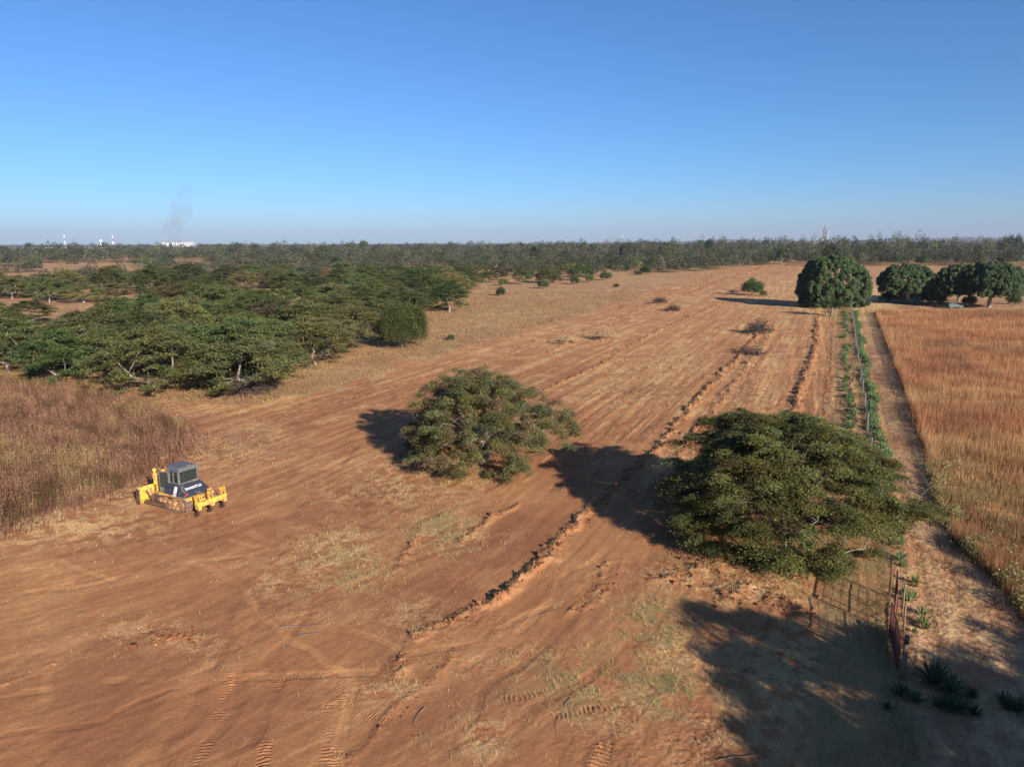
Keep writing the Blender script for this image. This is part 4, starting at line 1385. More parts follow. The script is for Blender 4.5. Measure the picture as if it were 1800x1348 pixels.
sisal = []
for k in range(4):
    me = np_mesh('sisal_plant', *sisal_mesh(200 + k))
    me.materials.append(M['leaf'])
    sisal.append(me)
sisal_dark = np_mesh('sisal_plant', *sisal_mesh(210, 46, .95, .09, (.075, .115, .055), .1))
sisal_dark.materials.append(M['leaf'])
rng = np.random.default_rng(8)
rest = []
rows = []
for row, (off, t0, gap, keep) in enumerate(((.95, 3.0, .60, .93), (-1.9, 4.0, .72, .75))):
    t = t0
    while t < 196:
        t += gap * rng.uniform(.75, 1.25)
        dens = keep if t > 16 else .55
        if rng.random() > dens or (row == 1 and 12 < t < 20):
            continue
        if vnoise(np.array([t * .12]), np.array([row * 9.0]), 360)[0] < (.04 if row == 0 else .22):
            continue
        rows.append((t, off + rng.normal(0, .22) + .35 * math.sin(t * .21 + row * 2), row))
rows.sort()
for i, (t, off, row) in enumerate(rows):
    p = fence_pt(t, off)
    s = rng.uniform(.55, 1.3) * (1.0 if row == 0 else .8) * (1.25 if t > 25 else .8)
    if i < 280:
        o = bpy.data.objects.new('sisal_plant', sisal[i % 4])
        COL.objects.link(o)
        o.location = (p[0], p[1], gz(*p))
        o.rotation_euler = (0, 0, rng.uniform(0, 6.28))
        o.scale = (s, s, s)
        if t < 12:
            lab, grp = ('pale green sisal plant beside the rusty gate, on the track side', 'sisal plants on the track side of the gate') if row == 0 else \
                       ('pale green sisal plant beside the rusty gate, on the cleared side', 'sisal plants on the cleared side of the gate')
        else:
            lab, grp = ('bright green sisal plant in the close row along the track side of the wire fence', 'sisal row on the track side of the fence') if row == 0 else \
                       ('green sisal plant in the patchy row along the cleared side of the wire fence', 'sisal row on the cleared side of the fence')
        if t >= 12:
            st = 'nearest' if t < 40 else 'middle' if t < 70 else 'farther'
            lab += ', ' + st + ' stretch'
            lab = lab.replace('bright green', 'green').replace('the close row', 'the row').replace('the patchy row', 'the row')
            grp += ', ' + st + ' stretch'
        tag(o, lab, 'sisal', grp)
    else:
        rest.append((p, s, i))
parts = []
for p, s, i in rest:
    v, f, c = sisal_mesh(300 + i % 9, 14)
    a = rng.uniform(0, 6.28)
    ca, sa = math.cos(a), math.sin(a)
    v = v * s * 1.15
    v = np.stack([v[:, 0] * ca - v[:, 1] * sa + p[0], v[:, 0] * sa + v[:, 1] * ca + p[1], v[:, 2] + gz(*p)], 1)
    parts.append((v, f, c))
tag(link('sisal_hedge', np_mesh('sisal_hedge', *merge(parts)), M['leaf']), 'far end of the two green sisal rows along the fence', None, None, 'stuff')
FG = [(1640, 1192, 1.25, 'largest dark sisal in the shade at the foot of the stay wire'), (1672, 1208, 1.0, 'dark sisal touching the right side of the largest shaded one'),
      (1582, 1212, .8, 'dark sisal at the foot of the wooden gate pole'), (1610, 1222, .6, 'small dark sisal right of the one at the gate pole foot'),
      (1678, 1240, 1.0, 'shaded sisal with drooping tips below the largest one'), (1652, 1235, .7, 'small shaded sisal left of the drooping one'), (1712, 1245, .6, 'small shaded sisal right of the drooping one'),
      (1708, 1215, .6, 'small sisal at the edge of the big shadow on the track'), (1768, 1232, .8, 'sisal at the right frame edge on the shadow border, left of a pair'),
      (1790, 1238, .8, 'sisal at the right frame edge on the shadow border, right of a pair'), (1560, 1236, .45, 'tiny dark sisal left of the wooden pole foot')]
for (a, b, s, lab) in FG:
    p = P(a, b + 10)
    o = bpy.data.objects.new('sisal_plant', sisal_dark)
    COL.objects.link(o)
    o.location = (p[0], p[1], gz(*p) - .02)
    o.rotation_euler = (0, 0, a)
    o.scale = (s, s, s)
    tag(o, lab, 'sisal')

# ------------------------------------------------------------------ wire fence and gate
def gp(t, off=0.0, z=0.0):
    p = fence_pt(t, off)
    return Vector((p[0], p[1], gz(*p) + z))

def build_fence():
    b0 = gp(8.9)
    root = empty('wire_fence', b0)
    tag(root, 'long wire fence with whitish concrete posts running to the mango trees', 'fence')
    inv = Matrix.Translation(-b0)
    def loc(v): return inv @ v
    ts = []
    t = 17.5
    while t < 215:
        ts.append(t)
        t += 10.3
    for i, t in enumerate(ts):
        m = MB()
        a = loc(gp(t, 0, -.2))
        m.box(a + Vector((0, 0, 1.1)), (.13, .13, 2.25), Matrix.Rotation(math.atan2(U[1], U[0]), 4, 'Z') @ Matrix.Rotation(R_(rng.normal(0, 1.5)), 4, 'X'), .012, taper=(.8, .8))
        m.build('post', M['concrete'], root)
    m = MB()
    zs = (.15, .45, .75, 1.05, 1.35, 1.65, 1.88)
    for t0, t1 in zip([8.6] + ts[:-1], ts):
        for z in zs:
            m.tube(loc(gp(t0, 0, z)), loc(gp(t1, 0, z)), .0035, n=3)
    m.build('wire', M['wire'], root)
    m = MB()
    t = 9.0
    while t < 200:
        t += 2.06
        a, b = loc(gp(t, 0, .05)), loc(gp(t, rng.normal(0, .02), 1.85))
        m.tube(a, b, .012, n=4)
    m.build('dropper', M['wire'], root)
build_fence()

def build_gate():
    # pole with stay
    b = gp(0)
    root = empty('gate', b)
    tag(root, 'rusty dark red metal gate with mesh top between a wooden pole and the wire fence', 'gate')
    rz = Matrix.Rotation(math.atan2(U[1], U[0]), 4, 'Z')
    root.rotation_euler = (0, 0, math.atan2(U[1], U[0]))
    # local x runs along the gate
    for (x0, x1, yo, tilt) in ((.35, 4.0, .04, .02), (4.2, 8.2, -.06, -.03)):
        L = x1 - x0
        fr = MB()
        for z in (.12, .95, 1.75):
            fr.tube((x0, yo, z), (x1, yo + tilt * 8, z), .032, n=8)
        for x in (x0, (x0 + x1) / 2, x1):
            y = yo + tilt * 8 * (x - x0) / L
            fr.tube((x, y, .10), (x, y, 1.78), .036, n=8)
        frame = fr.build('gate_leaf', M['rust'], root, smooth=False)
        sh = MB()
        n = 14
        for k in range(n):
            xa, xb = x0 + .04 + (L - .08) * k / n, x0 + .04 + (L - .08) * (k + 1) / n
            ya = yo + tilt * 8 * (xa - x0) / L + (.015 if k % 2 else -.015)
            yb = yo + tilt * 8 * (xb - x0) / L + (-.015 if k % 2 else .015)
            sh.beam((xa, ya, .42), (xb, yb, .42), .006, .52)
        if x0 < 1:
            sh.build('metal_sheet', M['rust'], frame)
        else:
            sh.bm.free()
        ms = MB()
        k = 0
        x = x0 + .1
        while x < x1:
            y = yo + tilt * 8 * (x - x0) / L
            ms.tube((x, y, .14), (x, y, 1.74), .007, n=4)
            x += .12
        for z in (.35, .55, .75, 1.15, 1.35, 1.55):
            ms.tube((x0, yo, z), (x1, yo + tilt * 8, z), .008, n=4)
        ms.build('mesh_bars', M['rust'], frame)
    for x, y, r_, hgt in ((4.1, .02, .055, 2.2), (8.55, -.05, .06, 2.2), (6.3, -.55, .05, 1.9), (4.6, -.5, .05, 1.7)):
        pm_ = MB()
        pm_.tube((x, y, -.3), (x + .03, y + .02, hgt), r_, r_ * .85, 8)
        pm_.build('gate_post', M['rust'] if y > -.3 else M['pole'], root, smooth=True)
build_gate()
def build_pole():
    b = gp(-.1, .12)
    root = empty('wooden_pole', b)
    tag(root, 'stout brown wooden pole with black top at the near end of the rusty gate', 'pole')
    m = MB()
    m.tube((0, 0, -.3), (.05, .02, 1.75), .125, .11, 12)
    m.build('shaft', M['pole'], root, smooth=True)
    m = MB()
    m.tube((.05, .02, 1.75), (.055, .022, 2.15), .113, .105, 12)
    m.build('tarred_top', M['tip_steel'], root, smooth=True)
    m = MB()
    e = P(1636, 1200)
    m.tube((.12, 0, 1.15), (e[0] - b.x, e[1] - b.y, 0.02), .018, n=6)
    m.build('stay', M['dead_wood'], root)
build_pole()

# ------------------------------------------------------------------ the bulldozer
def bulldozer():
    f = np.array((-.86, .51)); f /= np.hypot(*f)
    l = np.array((-f[1], f[0]))
    tr = P(323, 903)
    c = tr + f * 1.72 - l * 1.22
    z = gz(*c)
    root = empty('bulldozer', (c[0], c[1], z + .02), math.atan2(f[1], f[0]))
    root.scale = (1.12, 1.08, 1.06)
    tag(root, 'yellow and dark blue crawler bulldozer with rear ripper beside the reddish weeds', 'bulldozer')
    rng = np.random.default_rng(4)
    # tracks
    for sy in (1, -1):
        y0 = .98 * sy
        xr, zr, rr_, xf, zf, rf = -1.45, .60, .55, 1.35, .50, .45
        # belt path, clockwise from the bottom rear
        path = []
        N = 40
        for k in range(9):
            a = R_(270 - k * 22.5)
            path.append((xr + math.cos(a) * rr_, zr + math.sin(a) * rr_))
        for k in range(1, 12):
            s = k / 12
            path.append((xr + (xf - xr) * s, (zr + rr_) * (1 - s) + (zf + rf) * s - .05 * math.sin(s * math.pi * 2) ** 2))
        for k in range(9):
            a = R_(90 - k * 22.5)
            path.append((xf + math.cos(a) * rf, zf + math.sin(a) * rf))
        pts = np.array(path + [path[0]])
        seg = np.hypot(*np.diff(pts, axis=0).T)
        cum = np.concatenate([[0], np.cumsum(seg)])
        m = MB()
        ns = 42
        for k in range(ns):
            s = cum[-1] * (k + .5) / ns
            x, zz = np.interp(s, cum, pts[:, 0]), np.interp(s, cum, pts[:, 1])
            x2, z2 = np.interp(s + .02, cum, pts[:, 0]), np.interp(s + .02, cum, pts[:, 1])
            ang = math.atan2(z2 - zz, x2 - x)
            rot = Matrix.Rotation(-ang, 4, 'Y')
            m.box((x, y0, zz), (cum[-1] / ns * .93, .54, .045), rot, .008)
            off = rot @ Vector((0.05, 0, .045))
            m.box(Vector((x, y0, zz)) + off, (.028, .54, .07), rot)
            m.box(Vector((x, y0, zz)) - (rot @ Vector((0, 0, .05))), (cum[-1] / ns * .8, .16, .06), rot)
        t = m.build('track', M['track_steel'], root)
        m = MB()
        m.box((-.05, y0, .42), (2.5, .26, .26), None, .03)
        m.box((.1, y0, .62), (1.7, .22, .16), None, .03)
        for x in (-.85, -.45, -.05, .35, .75):
            m.tube((x, y0 - .2, .20), (x, y0 + .2, .20), .13, n=14)
        for x in (-.5, .5):
            m.tube((x, y0 - .14, .88), (x, y0 + .14, .88), .09, n=12)
            m.box((x, y0, .74), (.16, .14, .22))
        for x in (-.65, -.1, .45, .9):
            m.sphere((x, y0 + .17 * sy, .55), (.19, .10, .16), 2)
        m.build('track_frame', M['dusty_yellow'], t)
        m = MB()
        m.tube((xr, y0 - .10, zr), (xr, y0 + .10, zr), .44, n=22)
        m.tube((xr, y0 - .22, zr), (xr, y0 + .22, zr), .22, n=16)
        m.build('sprocket', M['dusty_yellow'], t)
        m = MB()
        m.tube((xf, y0 - .12, zf), (xf, y0 + .12, zf), .38, n=22)
        m.tube((xf, y0 - .2, zf), (xf, y0 + .2, zf), .14, n=14)
        m.build('idler', M['worn_steel'], t)
    # chassis
    m = MB()
    m.box((-.2, 0, .78), (3.5, 1.3, .62), None, .04)
    m.box((-.35, 0, 1.10), (2.85, 2.30, .07), None, .012)
    m.box((-.35, 1.13, 1.02), (2.8, .05, .16), None, .01)
    m.box((-.35, -1.13, 1.02), (2.8, .05, .16), None, .01)
    m.build('chassis', M['yellow'], root)
    # hood
    m = MB()
    m.box((1.25, 0, 1.50), (1.2, 1.05, .82), None, .05)
    m.build('hood', M['yellow'], root)
    m = MB()
    m.box((1.98, 0, 1.42), (.24, 1.28, 1.15), None, .03)
    for k in range(7):
        m.box((2.11, 0, 1.0 + k * .13), (.03, .9, .05))
    m.build('radiator_guard', M['yellow'], root)
    m = MB()
    m.tube((1.3, -.28, 1.85), (1.3, -.28, 2.72), .075, n=12)
    m.tube((1.3, -.28, 2.60), (1.22, -.28, 2.95), .055, n=12)
    ex = m.build('exhaust', M['black'], root)
    m = MB()
    m.tube((1.22, -.28, 2.94), (1.17, -.28, 3.06), .058, n=12)
    m.build('exhaust_tip', M['chrome'], ex)
    # rear tank and side panels: navy, wider at the foot
    m = MB()
    m.loft([(-.95, .84, 1.87), (-.95, -.84, 1.87), (.62, -.84, 1.87), (.62, .84, 1.87)],
           [(-1.735, 1.09, 1.13), (-1.735, -1.09, 1.13), (.62, -1.09, 1.13), (.62, 1.09, 1.13)])
    tank = m.build('fuel_tank', M['navy'], root)
    # lettering on the sloping rear face
    tilt = math.atan2(.785, .74)
    def on_rear(y, s, out=.006):   # s from 0 at the foot to 1 at the top
        p0, p1 = Vector((-1.735, y, 1.13)), Vector((-.95, y, 1.87))
        n = Vector((-(1.87 - 1.13), 0, (1.735 - .95))).normalized()
        return p0.lerp(p1, s) + n * out, n
    cu = bpy.data.curves.new('lettering', 'FONT')
    cu.body = 'SHANTUI'
    cu.size = .29
    cu.align_x = 'CENTER'
    cu.align_y = 'CENTER'
    cu.extrude = .004
    cu.offset = .004
    cu.space_character = 1.08
    tmp = bpy.data.objects.new('lettering_curve', cu)
    COL.objects.link(tmp)
    dg = bpy.context.evaluated_depsgraph_get()
    me = bpy.data.meshes.new_from_object(tmp.evaluated_get(dg))
    bpy.data.objects.remove(tmp)
    pos, n = on_rear(.0, .62)
    xax = Vector((0, -1, 0))
    zax = n
    yax = zax.cross(xax)
    mt = Matrix((xax, yax, zax)).transposed().to_4x4()
    me.transform(Matrix.Translation(pos) @ mt @ Matrix.Diagonal((1.0, 1.0, 1.0, 1.0)))
    link('lettering', me, M['white'], tank)
    for sy in (1, -1):
        m = MB()
        pos, n = on_rear(.90 * sy, .18, .02)
        m.box(pos, (.05, .26, .12), mt @ Matrix.Rotation(R_(90), 4, 'Y') if False else Matrix.Rotation(-(math.pi / 2 - tilt), 4, 'Y'), .008)
        m.build('tail_lamp', M['red_lamp'], tank)
    m = MB()
    # white notice plate on the left side panel
    sl = math.atan2(.25, .74)
    m.box((-.62, .968, 1.53), (.28, .016, .50), Matrix.Rotation(sl, 4, 'X'))
    m.box((-.62, 1.078, 1.20), (.34, .016, .07), Matrix.Rotation(sl, 4, 'X'))
    m.build('notice_plate', M['white'], tank)
    # side panel outer skins reach the tank width
    # cab frame
    cab = MB()
    zb, zt = 1.86, 2.92
    F_ = [(-.78, .74), (-.78, -.74), (.25, -.74), (.66, -.42), (.66, .42), (.25, .74)]
    for (x, y) in F_:
        cab.box((x * .985, y * .985, (zb + zt) / 2), (.10, .10, zt - zb), None, .015)
    for i in range(6):
        a, b = F_[i], F_[(i + 1) % 6]
        for zz, hh in ((zb + .05, .12), (zt - .06, .12)):
            cab.beam((a[0] * .985, a[1] * .985, zz), (b[0] * .985, b[1] * .985, zz), .07, hh, .01)
    cab.box((-.18, .735, (zb + zt) / 2), (.07, .075, zt - zb), None, .01)
    cab.box((-.18, -.735, (zb + zt) / 2), (.07, .075, zt - zb), None, .01)
    cab_o = cab.build('cab', M['cab_grey'], root)
    m = MB()
    ro = [(-.92, .80), (-.92, -.80), (.30, -.82), (.80, -.48), (.80, .48), (.30, .82)]
    ri = [(x * .9, y * .9) for x, y in ro]
    m.loft([(x, y, 2.93) for x, y in ro], [(x, y, 3.02) for x, y in ro])
    m.loft([(x * .995, y * .995, 3.021) for x, y in ro], [(x * .80, y * .80, 3.10) for x, y in ro])
    m.build('roof', M['cab_grey'], cab_o)
    for i, (a, b) in enumerate(((0, 1), (1, 2), (2, 3), (3, 4), (5, 0))):
        A, B = F_[a], F_[b]
        m = MB()
        m.beam((A[0] * .97, A[1] * .97, (zb + zt) / 2), (B[0] * .97, B[1] * .97, (zb + zt) / 2), .012, zt - zb - .18)
        m.build('window', M['glass'], cab_o)
    # window rubber of the side window
    m = MB()
    for zz in (1.99, 2.82):
        m.box((-.48, .775, zz), (.46, .02, .03))
    for xx in (-.71, -.25):
        m.box((xx, .775, 2.405), (.03, .02, .86))
    m.box((-.48, .775, 2.62), (.44, .018, .025))
    m.build('window_frame', M['cab_grey'], cab_o)
    # open door
    m = MB()
    hx, hy, ex_, ey = .28, .80, .98, 1.06
    def dp(s, zz): return (hx + (ex_ - hx) * s, hy + (ey - hy) * s, zz)
    for s in (0.03, .97):
        m.beam(dp(s, 1.22), dp(s, 2.70), .05, .07)
    for zz in (1.22, 2.68):
        m.beam(dp(0, zz), dp(1, zz), .05, .08)
    m.beam(dp(0, 1.36), dp(1, 1.36), .045, .30)
    d = m.build('door', M['cab_grey'], cab_o)
    m = MB()
    m.beam(dp(.04, 2.09), dp(.96, 2.09), .012, 1.14)
    m.build('door_glass', M['glass'], d)
    # operator seat and levers
    m = MB()
    m.box((-.30, 0, 2.02), (.50, .52, .14), None, .03)
    m.box((-.52, 0, 2.38), (.14, .50, .66), None, .04)
    m.box((-.30, .36, 2.16), (.40, .10, .08), None, .02)
    m.box((-.30, -.36, 2.16), (.40, .10, .08), None, .02)
    m.box((.35, 0, 2.10), (.20, .9, .30), None, .03)
    m.build('seat', M['seat'], cab_o)
    # head lamps on a bracket by the hood
    m = MB()
    m.tube((1.85, .55, 2.62), (1.00, .62, 2.62), .025, n=8)
    m.tube((1.00, .62, 2.50), (1.00, .62, 2.66), .025, n=8)
    m.tube((1.85, -.55, 2.62), (1.00, -.62, 2.62), .025, n=8)
    m.build('lamp_bracket', M['yellow'], root)
    for sy in (1, -1):
        m = MB()
        m.box((1.05, .66 * sy, 2.62), (.20, .22, .22), None, .05)
        m.build('work_lamp', M['yellow'], root)
    # blade
    prof = []
    for k in range(9):
        s = k / 8
        prof.append((2.62 - .26 * math.sin(math.pi * s) + .05 * s, .08 + 1.22 * s))
    back = [(x - .09, z_) for x, z_ in prof[::-1]]
    m = MB()
    m.prism(prof + back, 'y', -1.72, 1.72)
    blade = m.build('blade', M['yellow'], root)
    m = MB()
    for sy in (1, -1):
        m.box((2.60, 1.735 * sy, .66), (.42, .04, 1.16), None, .01)
    m.box((2.66, 0, .09), (.10, 3.5, .16), Matrix.Rotation(R_(-20), 4, 'Y'))
    m.build('cutting_edge', M['worn_steel'], blade)
    m = MB()
    for z_ in (.40, .78):
        m.box((2.27, 0, z_), (.16, 3.3, .10), None, .01)
    for y in (-1.45, -.9, -.3, .3, .9, 1.45):
        m.box((2.27, y, .66), (.18, .05, 1.0))
    m.build('blade_rib', M['yellow'], blade)
    # push arms and tilt braces
    for sy in (1, -1):
        m = MB()
        m.beam((-.15, 1.46 * sy, .42), (2.30, 1.42 * sy, .30), .20, .26, .02)
        m.box((-.12, 1.34 * sy, .42), (.24, .34, .30), None, .03)
        m.build('push_arm', M['worn_steel'], root)
        m = MB()
        m.tube((1.30, 1.43 * sy, .50), (1.78, 1.36 * sy, .78), .085, n=12)
        m.tube((1.75, 1.365 * sy, .76), (2.25, 1.30 * sy, 1.06), .055, n=12)
        m.build('tilt_brace', M['worn_steel'], root)
        # lift cylinders
        m = MB()
        m.box((1.98, .70 * sy, 2.05), (.30, .20, .42), None, .04)
        m.tube((2.02, .72 * sy, 1.45), (1.96, .72 * sy, 2.52), .10, n=14)
        m.sphere((1.96, .72 * sy, 2.54), (.15, .14, .15), 2)
        m.sphere((1.80, .74 * sy, 2.18), (.14, .12, .14), 2)
        lc = m.build('lift_cylinder', M['yellow'], root)
        m = MB()
        m.tube((2.02, .72 * sy, 1.47), (2.22, .66 * sy, .72), .04, n=10)
        m.build('piston_rod', M['chrome'], lc)
        m = MB()
        m.tube((1.72, .68 * sy, 2.1), (1.66, .60 * sy, 1.5), .022, n=6)
        m.tube((1.66, .60 * sy, 1.5), (1.80, .58 * sy, 1.2), .022, n=6)
        m.build('hose', M['black'], lc)
    # rear frame and ripper
    m = MB()
    m.box((-1.84, 0, 1.06), (.20, 2.16, .20), None, .02)
    m.box((-1.80, -.85, 1.28), (.10, .36, .10), None, .02)
    m.box((-1.92, .42, .88), (.36, .12, .60), None, .02)
    m.box((-1.92, -.42, .88), (.36, .12, .60), None, .02)
    m.box((-1.90, .0, .72), (.26, .95, .24), None, .03)
    m.build('rear_frame', M['yellow'], root)
    rip = MB()
    rip.box((-3.02, 0, .92), (.30, 2.30, .34), None, .03)
    for y in (-.46, .46):
        rip.beam((-2.02, y, .62), (-2.96, y, .80), .13, .20, .02)
    rip = rip.build('ripper_beam', M['yellow'], root)
    for y in (-.30, .30):
        m = MB()
        m.tube((-2.02, y, 1.12), (-2.55, y, 1.22), .085, n=12)
        cyl = m.build('ripper_cylinder', M['yellow'], root)
        m = MB()
        m.tube((-2.52, y, 1.215), (-2.95, y, 1.30), .04, n=10)
        m.build('piston_rod', M['chrome'], cyl)
        m = MB()
        last = Vector((-1.95, y * .6, 1.1))
        for q in range(1, 7):
            nx = Vector((-1.95 - .12 * q, y * (.6 + .08 * q), 1.1 + .26 * math.sin(q / 6 * math.pi)))
            m.tube(last, nx, .02, n=6)
            last = nx
        m.build('hose', M['black'], cyl)
    for y in (-1.02, 0, 1.02):
        m = MB()
        m.box((-3.04, y, .86), (.42, .24, .56), None, .03)
        m.prism([(-2.92, 1.06), (-3.16, 1.06), (-3.06, 1.62), (-2.96, 1.66), (-2.84, 1.56)], 'y', y - .14, y - .10)
        m.prism([(-2.92, 1.06), (-3.16, 1.06), (-3.06, 1.62), (-2.96, 1.66), (-2.84, 1.56)], 'y', y + .10, y + .14)
        m.build('shank_holder', M['yellow'], rip)
        m = MB()
        pr = [(-3.12, 1.30), (-2.92, 1.30), (-2.93, .62), (-2.90, .40), (-2.78, .20), (-2.62, .06), (-2.74, .05), (-2.98, .12), (-3.12, .34), (-3.16, .62)]
        m.prism(pr, 'y', y - .045, y + .045)
        sk = m.build('shank', M['yellow'] if False else M['worn_steel'], rip)
        m = MB()
        m.prism([(-2.88, .34), (-2.74, .18), (-2.56, .03), (-2.62, .0), (-2.86, .02), (-3.04, .16), (-3.10, .34)], 'y', y - .065, y + .065)
        m.build('tip', M['tip_steel'], sk)
bulldozer()

# ------------------------------------------------------------------ car parked in the shade of the mango trees
def car():
    b = P(1677, 542)
    root = empty('parked_car', (b[0], b[1], gz(*b)), R_(8))
    tag(root, 'dusty blue-green pickup parked in the shade between the right-hand mango trees', 'car')
    m = MB()
    m.prism([(-2.5, .45), (-2.5, 1.05), (-.7, 1.08), (-.7, 1.05), (.9, 1.05), (2.3, .95), (2.5, .75), (2.5, .45)], 'y', -.85, .85)
    body = m.build('body', M['car_green'], root)
    m = MB()
    m.loft([(-.75, -.82, 1.06), (1.1, -.82, 1.06), (1.1, .82, 1.06), (-.75, .82, 1.06)], [(-.6, -.70, 1.65), (.45, -.70, 1.65), (.45, .70, 1.65), (-.6, .70, 1.65)])
    m.box((-.08, 0, 1.67), (1.1, 1.42, .05), None, .01)
    m.build('cabin', M['car_blue'], root)
    m = MB()
    m.loft([(-2.48, -.8, 1.06), (-.82, -.8, 1.06), (-.82, .8, 1.06), (-2.48, .8, 1.06)], [(-2.2, -.4, 1.75), (-.9, -.5, 1.85), (-.9, .5, 1.85), (-2.2, .4, 1.75)])
    m.build('load_cover', M['car_blue'], root)
    for x in (-1.6, 1.55):
        for y in (-.85, .85):
            m = MB()
            m.tube((x, y - .1, .36), (x, y + .1, .36), .36, n=20)
            w = m.build('wheel', M['black'], root)
            m = MB()
            m.tube((x, y - .115, .36), (x, y + .115, .36), .19, n=14)
            m.build('rim', M['plant_grey'], w)
    for y in (-.6, .6):
        m = MB()
        m.box((2.49, y, .78), (.05, .26, .14), None, .01)
        m.build('headlight', M['chrome'], root)
car()

# ------------------------------------------------------------------ far buildings, masts, silos, the cement works
def far_xy(px, d):
    return ((px - 900) / F_PX * d / math.cos(0), d)

def far_house(px, d, w, h, dep, label, group, roof='roof', wall='white_wall'):
    x, y = far_xy(px, d)
    root = empty('house', (x, y, 0), R_(rng.uniform(-25, 25)))
    tag(root, label, 'house', group)
    m = MB()
    m.box((0, 0, h / 2 - .5), (w, dep, h + 1))
    m.build('wall', M[wall], root)
    m = MB()
    m.prism([(-dep / 2 - .5, h), (dep / 2 + .5, h), (0, h + dep * .22)], 'x', -w / 2 - .5, w / 2 + .5)
    m.build('roof', M[roof], root)
    m = MB()
    for k in (-.3, 0, .3):
        m.box((k * w, -dep / 2 - .03, h * .55), (w * .1, .08, h * .35))
    m.build('window', M['seat'], root)

for k in range(34):
    px = rng.uniform(-60, 345) if k > 5 else (5 + 12 * k)
    d = rng.uniform(2300, 2900)
    far_house(px, d, rng.uniform(14, 34), rng.uniform(5, 10), 12, 'tiny pale house of the distant town on the left horizon', 'houses of the distant town')
for (px, py, w) in ((501, 448, 9), (515, 448, 10), (543, 447, 12), (738, 449, 10), (749, 443, 10), (704, 453, 10), (908, 442, 10), (918, 453, 12), (949, 451, 9), (645, 453, 9), (1093, 454, 9),
                    (1258, 455, 22), (1286, 453, 20), (1313, 451, 24), (1426, 450, 14), (1147, 432, 12), (1217, 433, 10), (1286, 433, 10), (850, 451, 9)):
    gp_ = P(px, py + 4)
    root = empty('house', (gp_[0], gp_[1], 0), R_(rng.uniform(-20, 20)))
    sc_ = float(np.hypot(*gp_)) / 800
    h = 3.0 + 1.2 * sc_
    tag(root, 'small whitewashed house half hidden among the trees of the far woodland', 'house', 'small houses in the far woodland')
    w *= .62; m = MB(); m.box((0, 0, h / 2 - .4), (w, 6, h + .8)); m.build('wall', M['white_wall'], root)
    m = MB(); m.prism([(-3.5, h), (3.5, h), (0, h + 1.6)], 'x', -w / 2 - .4, w / 2 + .4); m.build('roof', M['roof'], root)

def silos():
    d = 3000
    x0, y0 = far_xy(325, d)
    root = empty('grain_silos', (x0, y0, 0))
    tag(root, 'row of big white grain silos with a white warehouse on the left horizon', 'silo')
    for k, xx in enumerate((-62, -44, -20, -4, 14)):
        r = 8.6
        m = MB()
        m.tube((xx, 0, -1), (xx, 0, 26), r, n=24)
        m.tube((xx, 0, 26), (xx, 0, 30), r, 1.5, n=24)
        m.build('silo', M['silo_white'], root, smooth=False)
    m = MB()
    m.box((-22, 0, 31), (96, 2.5, 2.0))
    for xx in (-40, -14, 2, 12):
        m.box((xx, 0, 33), (2.5, 2.5, 8))
    m.build('conveyor', M['plant_grey'], root)
    m = MB()
    m.box((46, 4, 14), (40, 26, 32))
    m.box((78, 4, 4), (60, 20, 10))
    m.build('warehouse', M['silo_white'], root)
    m = MB()
    m.box((24, -8, 10), (14, 10, 24))
    m.build('annex', M['plant_grey'], root)
silos()

def mast(px, d, h, label, bands=5, w=4.0):
    x, y = far_xy(px, d)
    root = empty('radio_mast', (x, y, 0))
    tag(root, label, 'mast')
    n = bands
    for k in range(n):
        z0, z1 = h * k / n, h * (k + 1) / n
        wa, wb = w * (1 - .8 * k / n), w * (1 - .8 * (k + 1) / n)
        m = MB()
        for sx in (-1, 1):
            for sy in (-1, 1):
                m.tube((sx * wa / 2, sy * wa / 2, z0), (sx * wb / 2, sy * wb / 2, z1), .35, n=4)
        for q in range(3):
            za = z0 + (z1 - z0) * q / 3
            zb = z0 + (z1 - z0) * (q + 1) / 3
            m.tube((-wa / 2, -wa / 2, za), (wb / 2, -wb / 2, zb), .28, n=4)
            m.tube((wa / 2, wa / 2, za), (-wb / 2, wb / 2, zb), .28, n=4)
        m.build('mast_section', M['white' if (n - 1 - k) % 2 == 0 else 'mast_red'], root)
mast(130, 2600, 56, 'red and white lattice mast over the distant town, leftmost of the three on the left')
mast(213, 2600, 52, 'red and white lattice mast nearer the silos, just right of the water tower')
mast(1091, 3000, 52, 'thin white mast on the middle of the horizon', 5, 4.0)
def water_tower():
    x, y = far_xy(192, 2600)
    root = empty('water_tower', (x, y, 0))
    tag(root, 'small white water tower between the two left masts', 'water tower')
    m = MB()
    m.tube((0, 0, 0), (0, 0, 28), 2.0, 1.6, n=12)
    m.build('shaft', M['white'], root)
    m = MB()
    m.tube((0, 0, 28), (0, 0, 33), 2.2, 5.0, n=16)
    m.tube((0, 0, 33), (0, 0, 36), 5.0, 4.6, n=16)
    m.build('tank', M['white'], root)
water_tower()

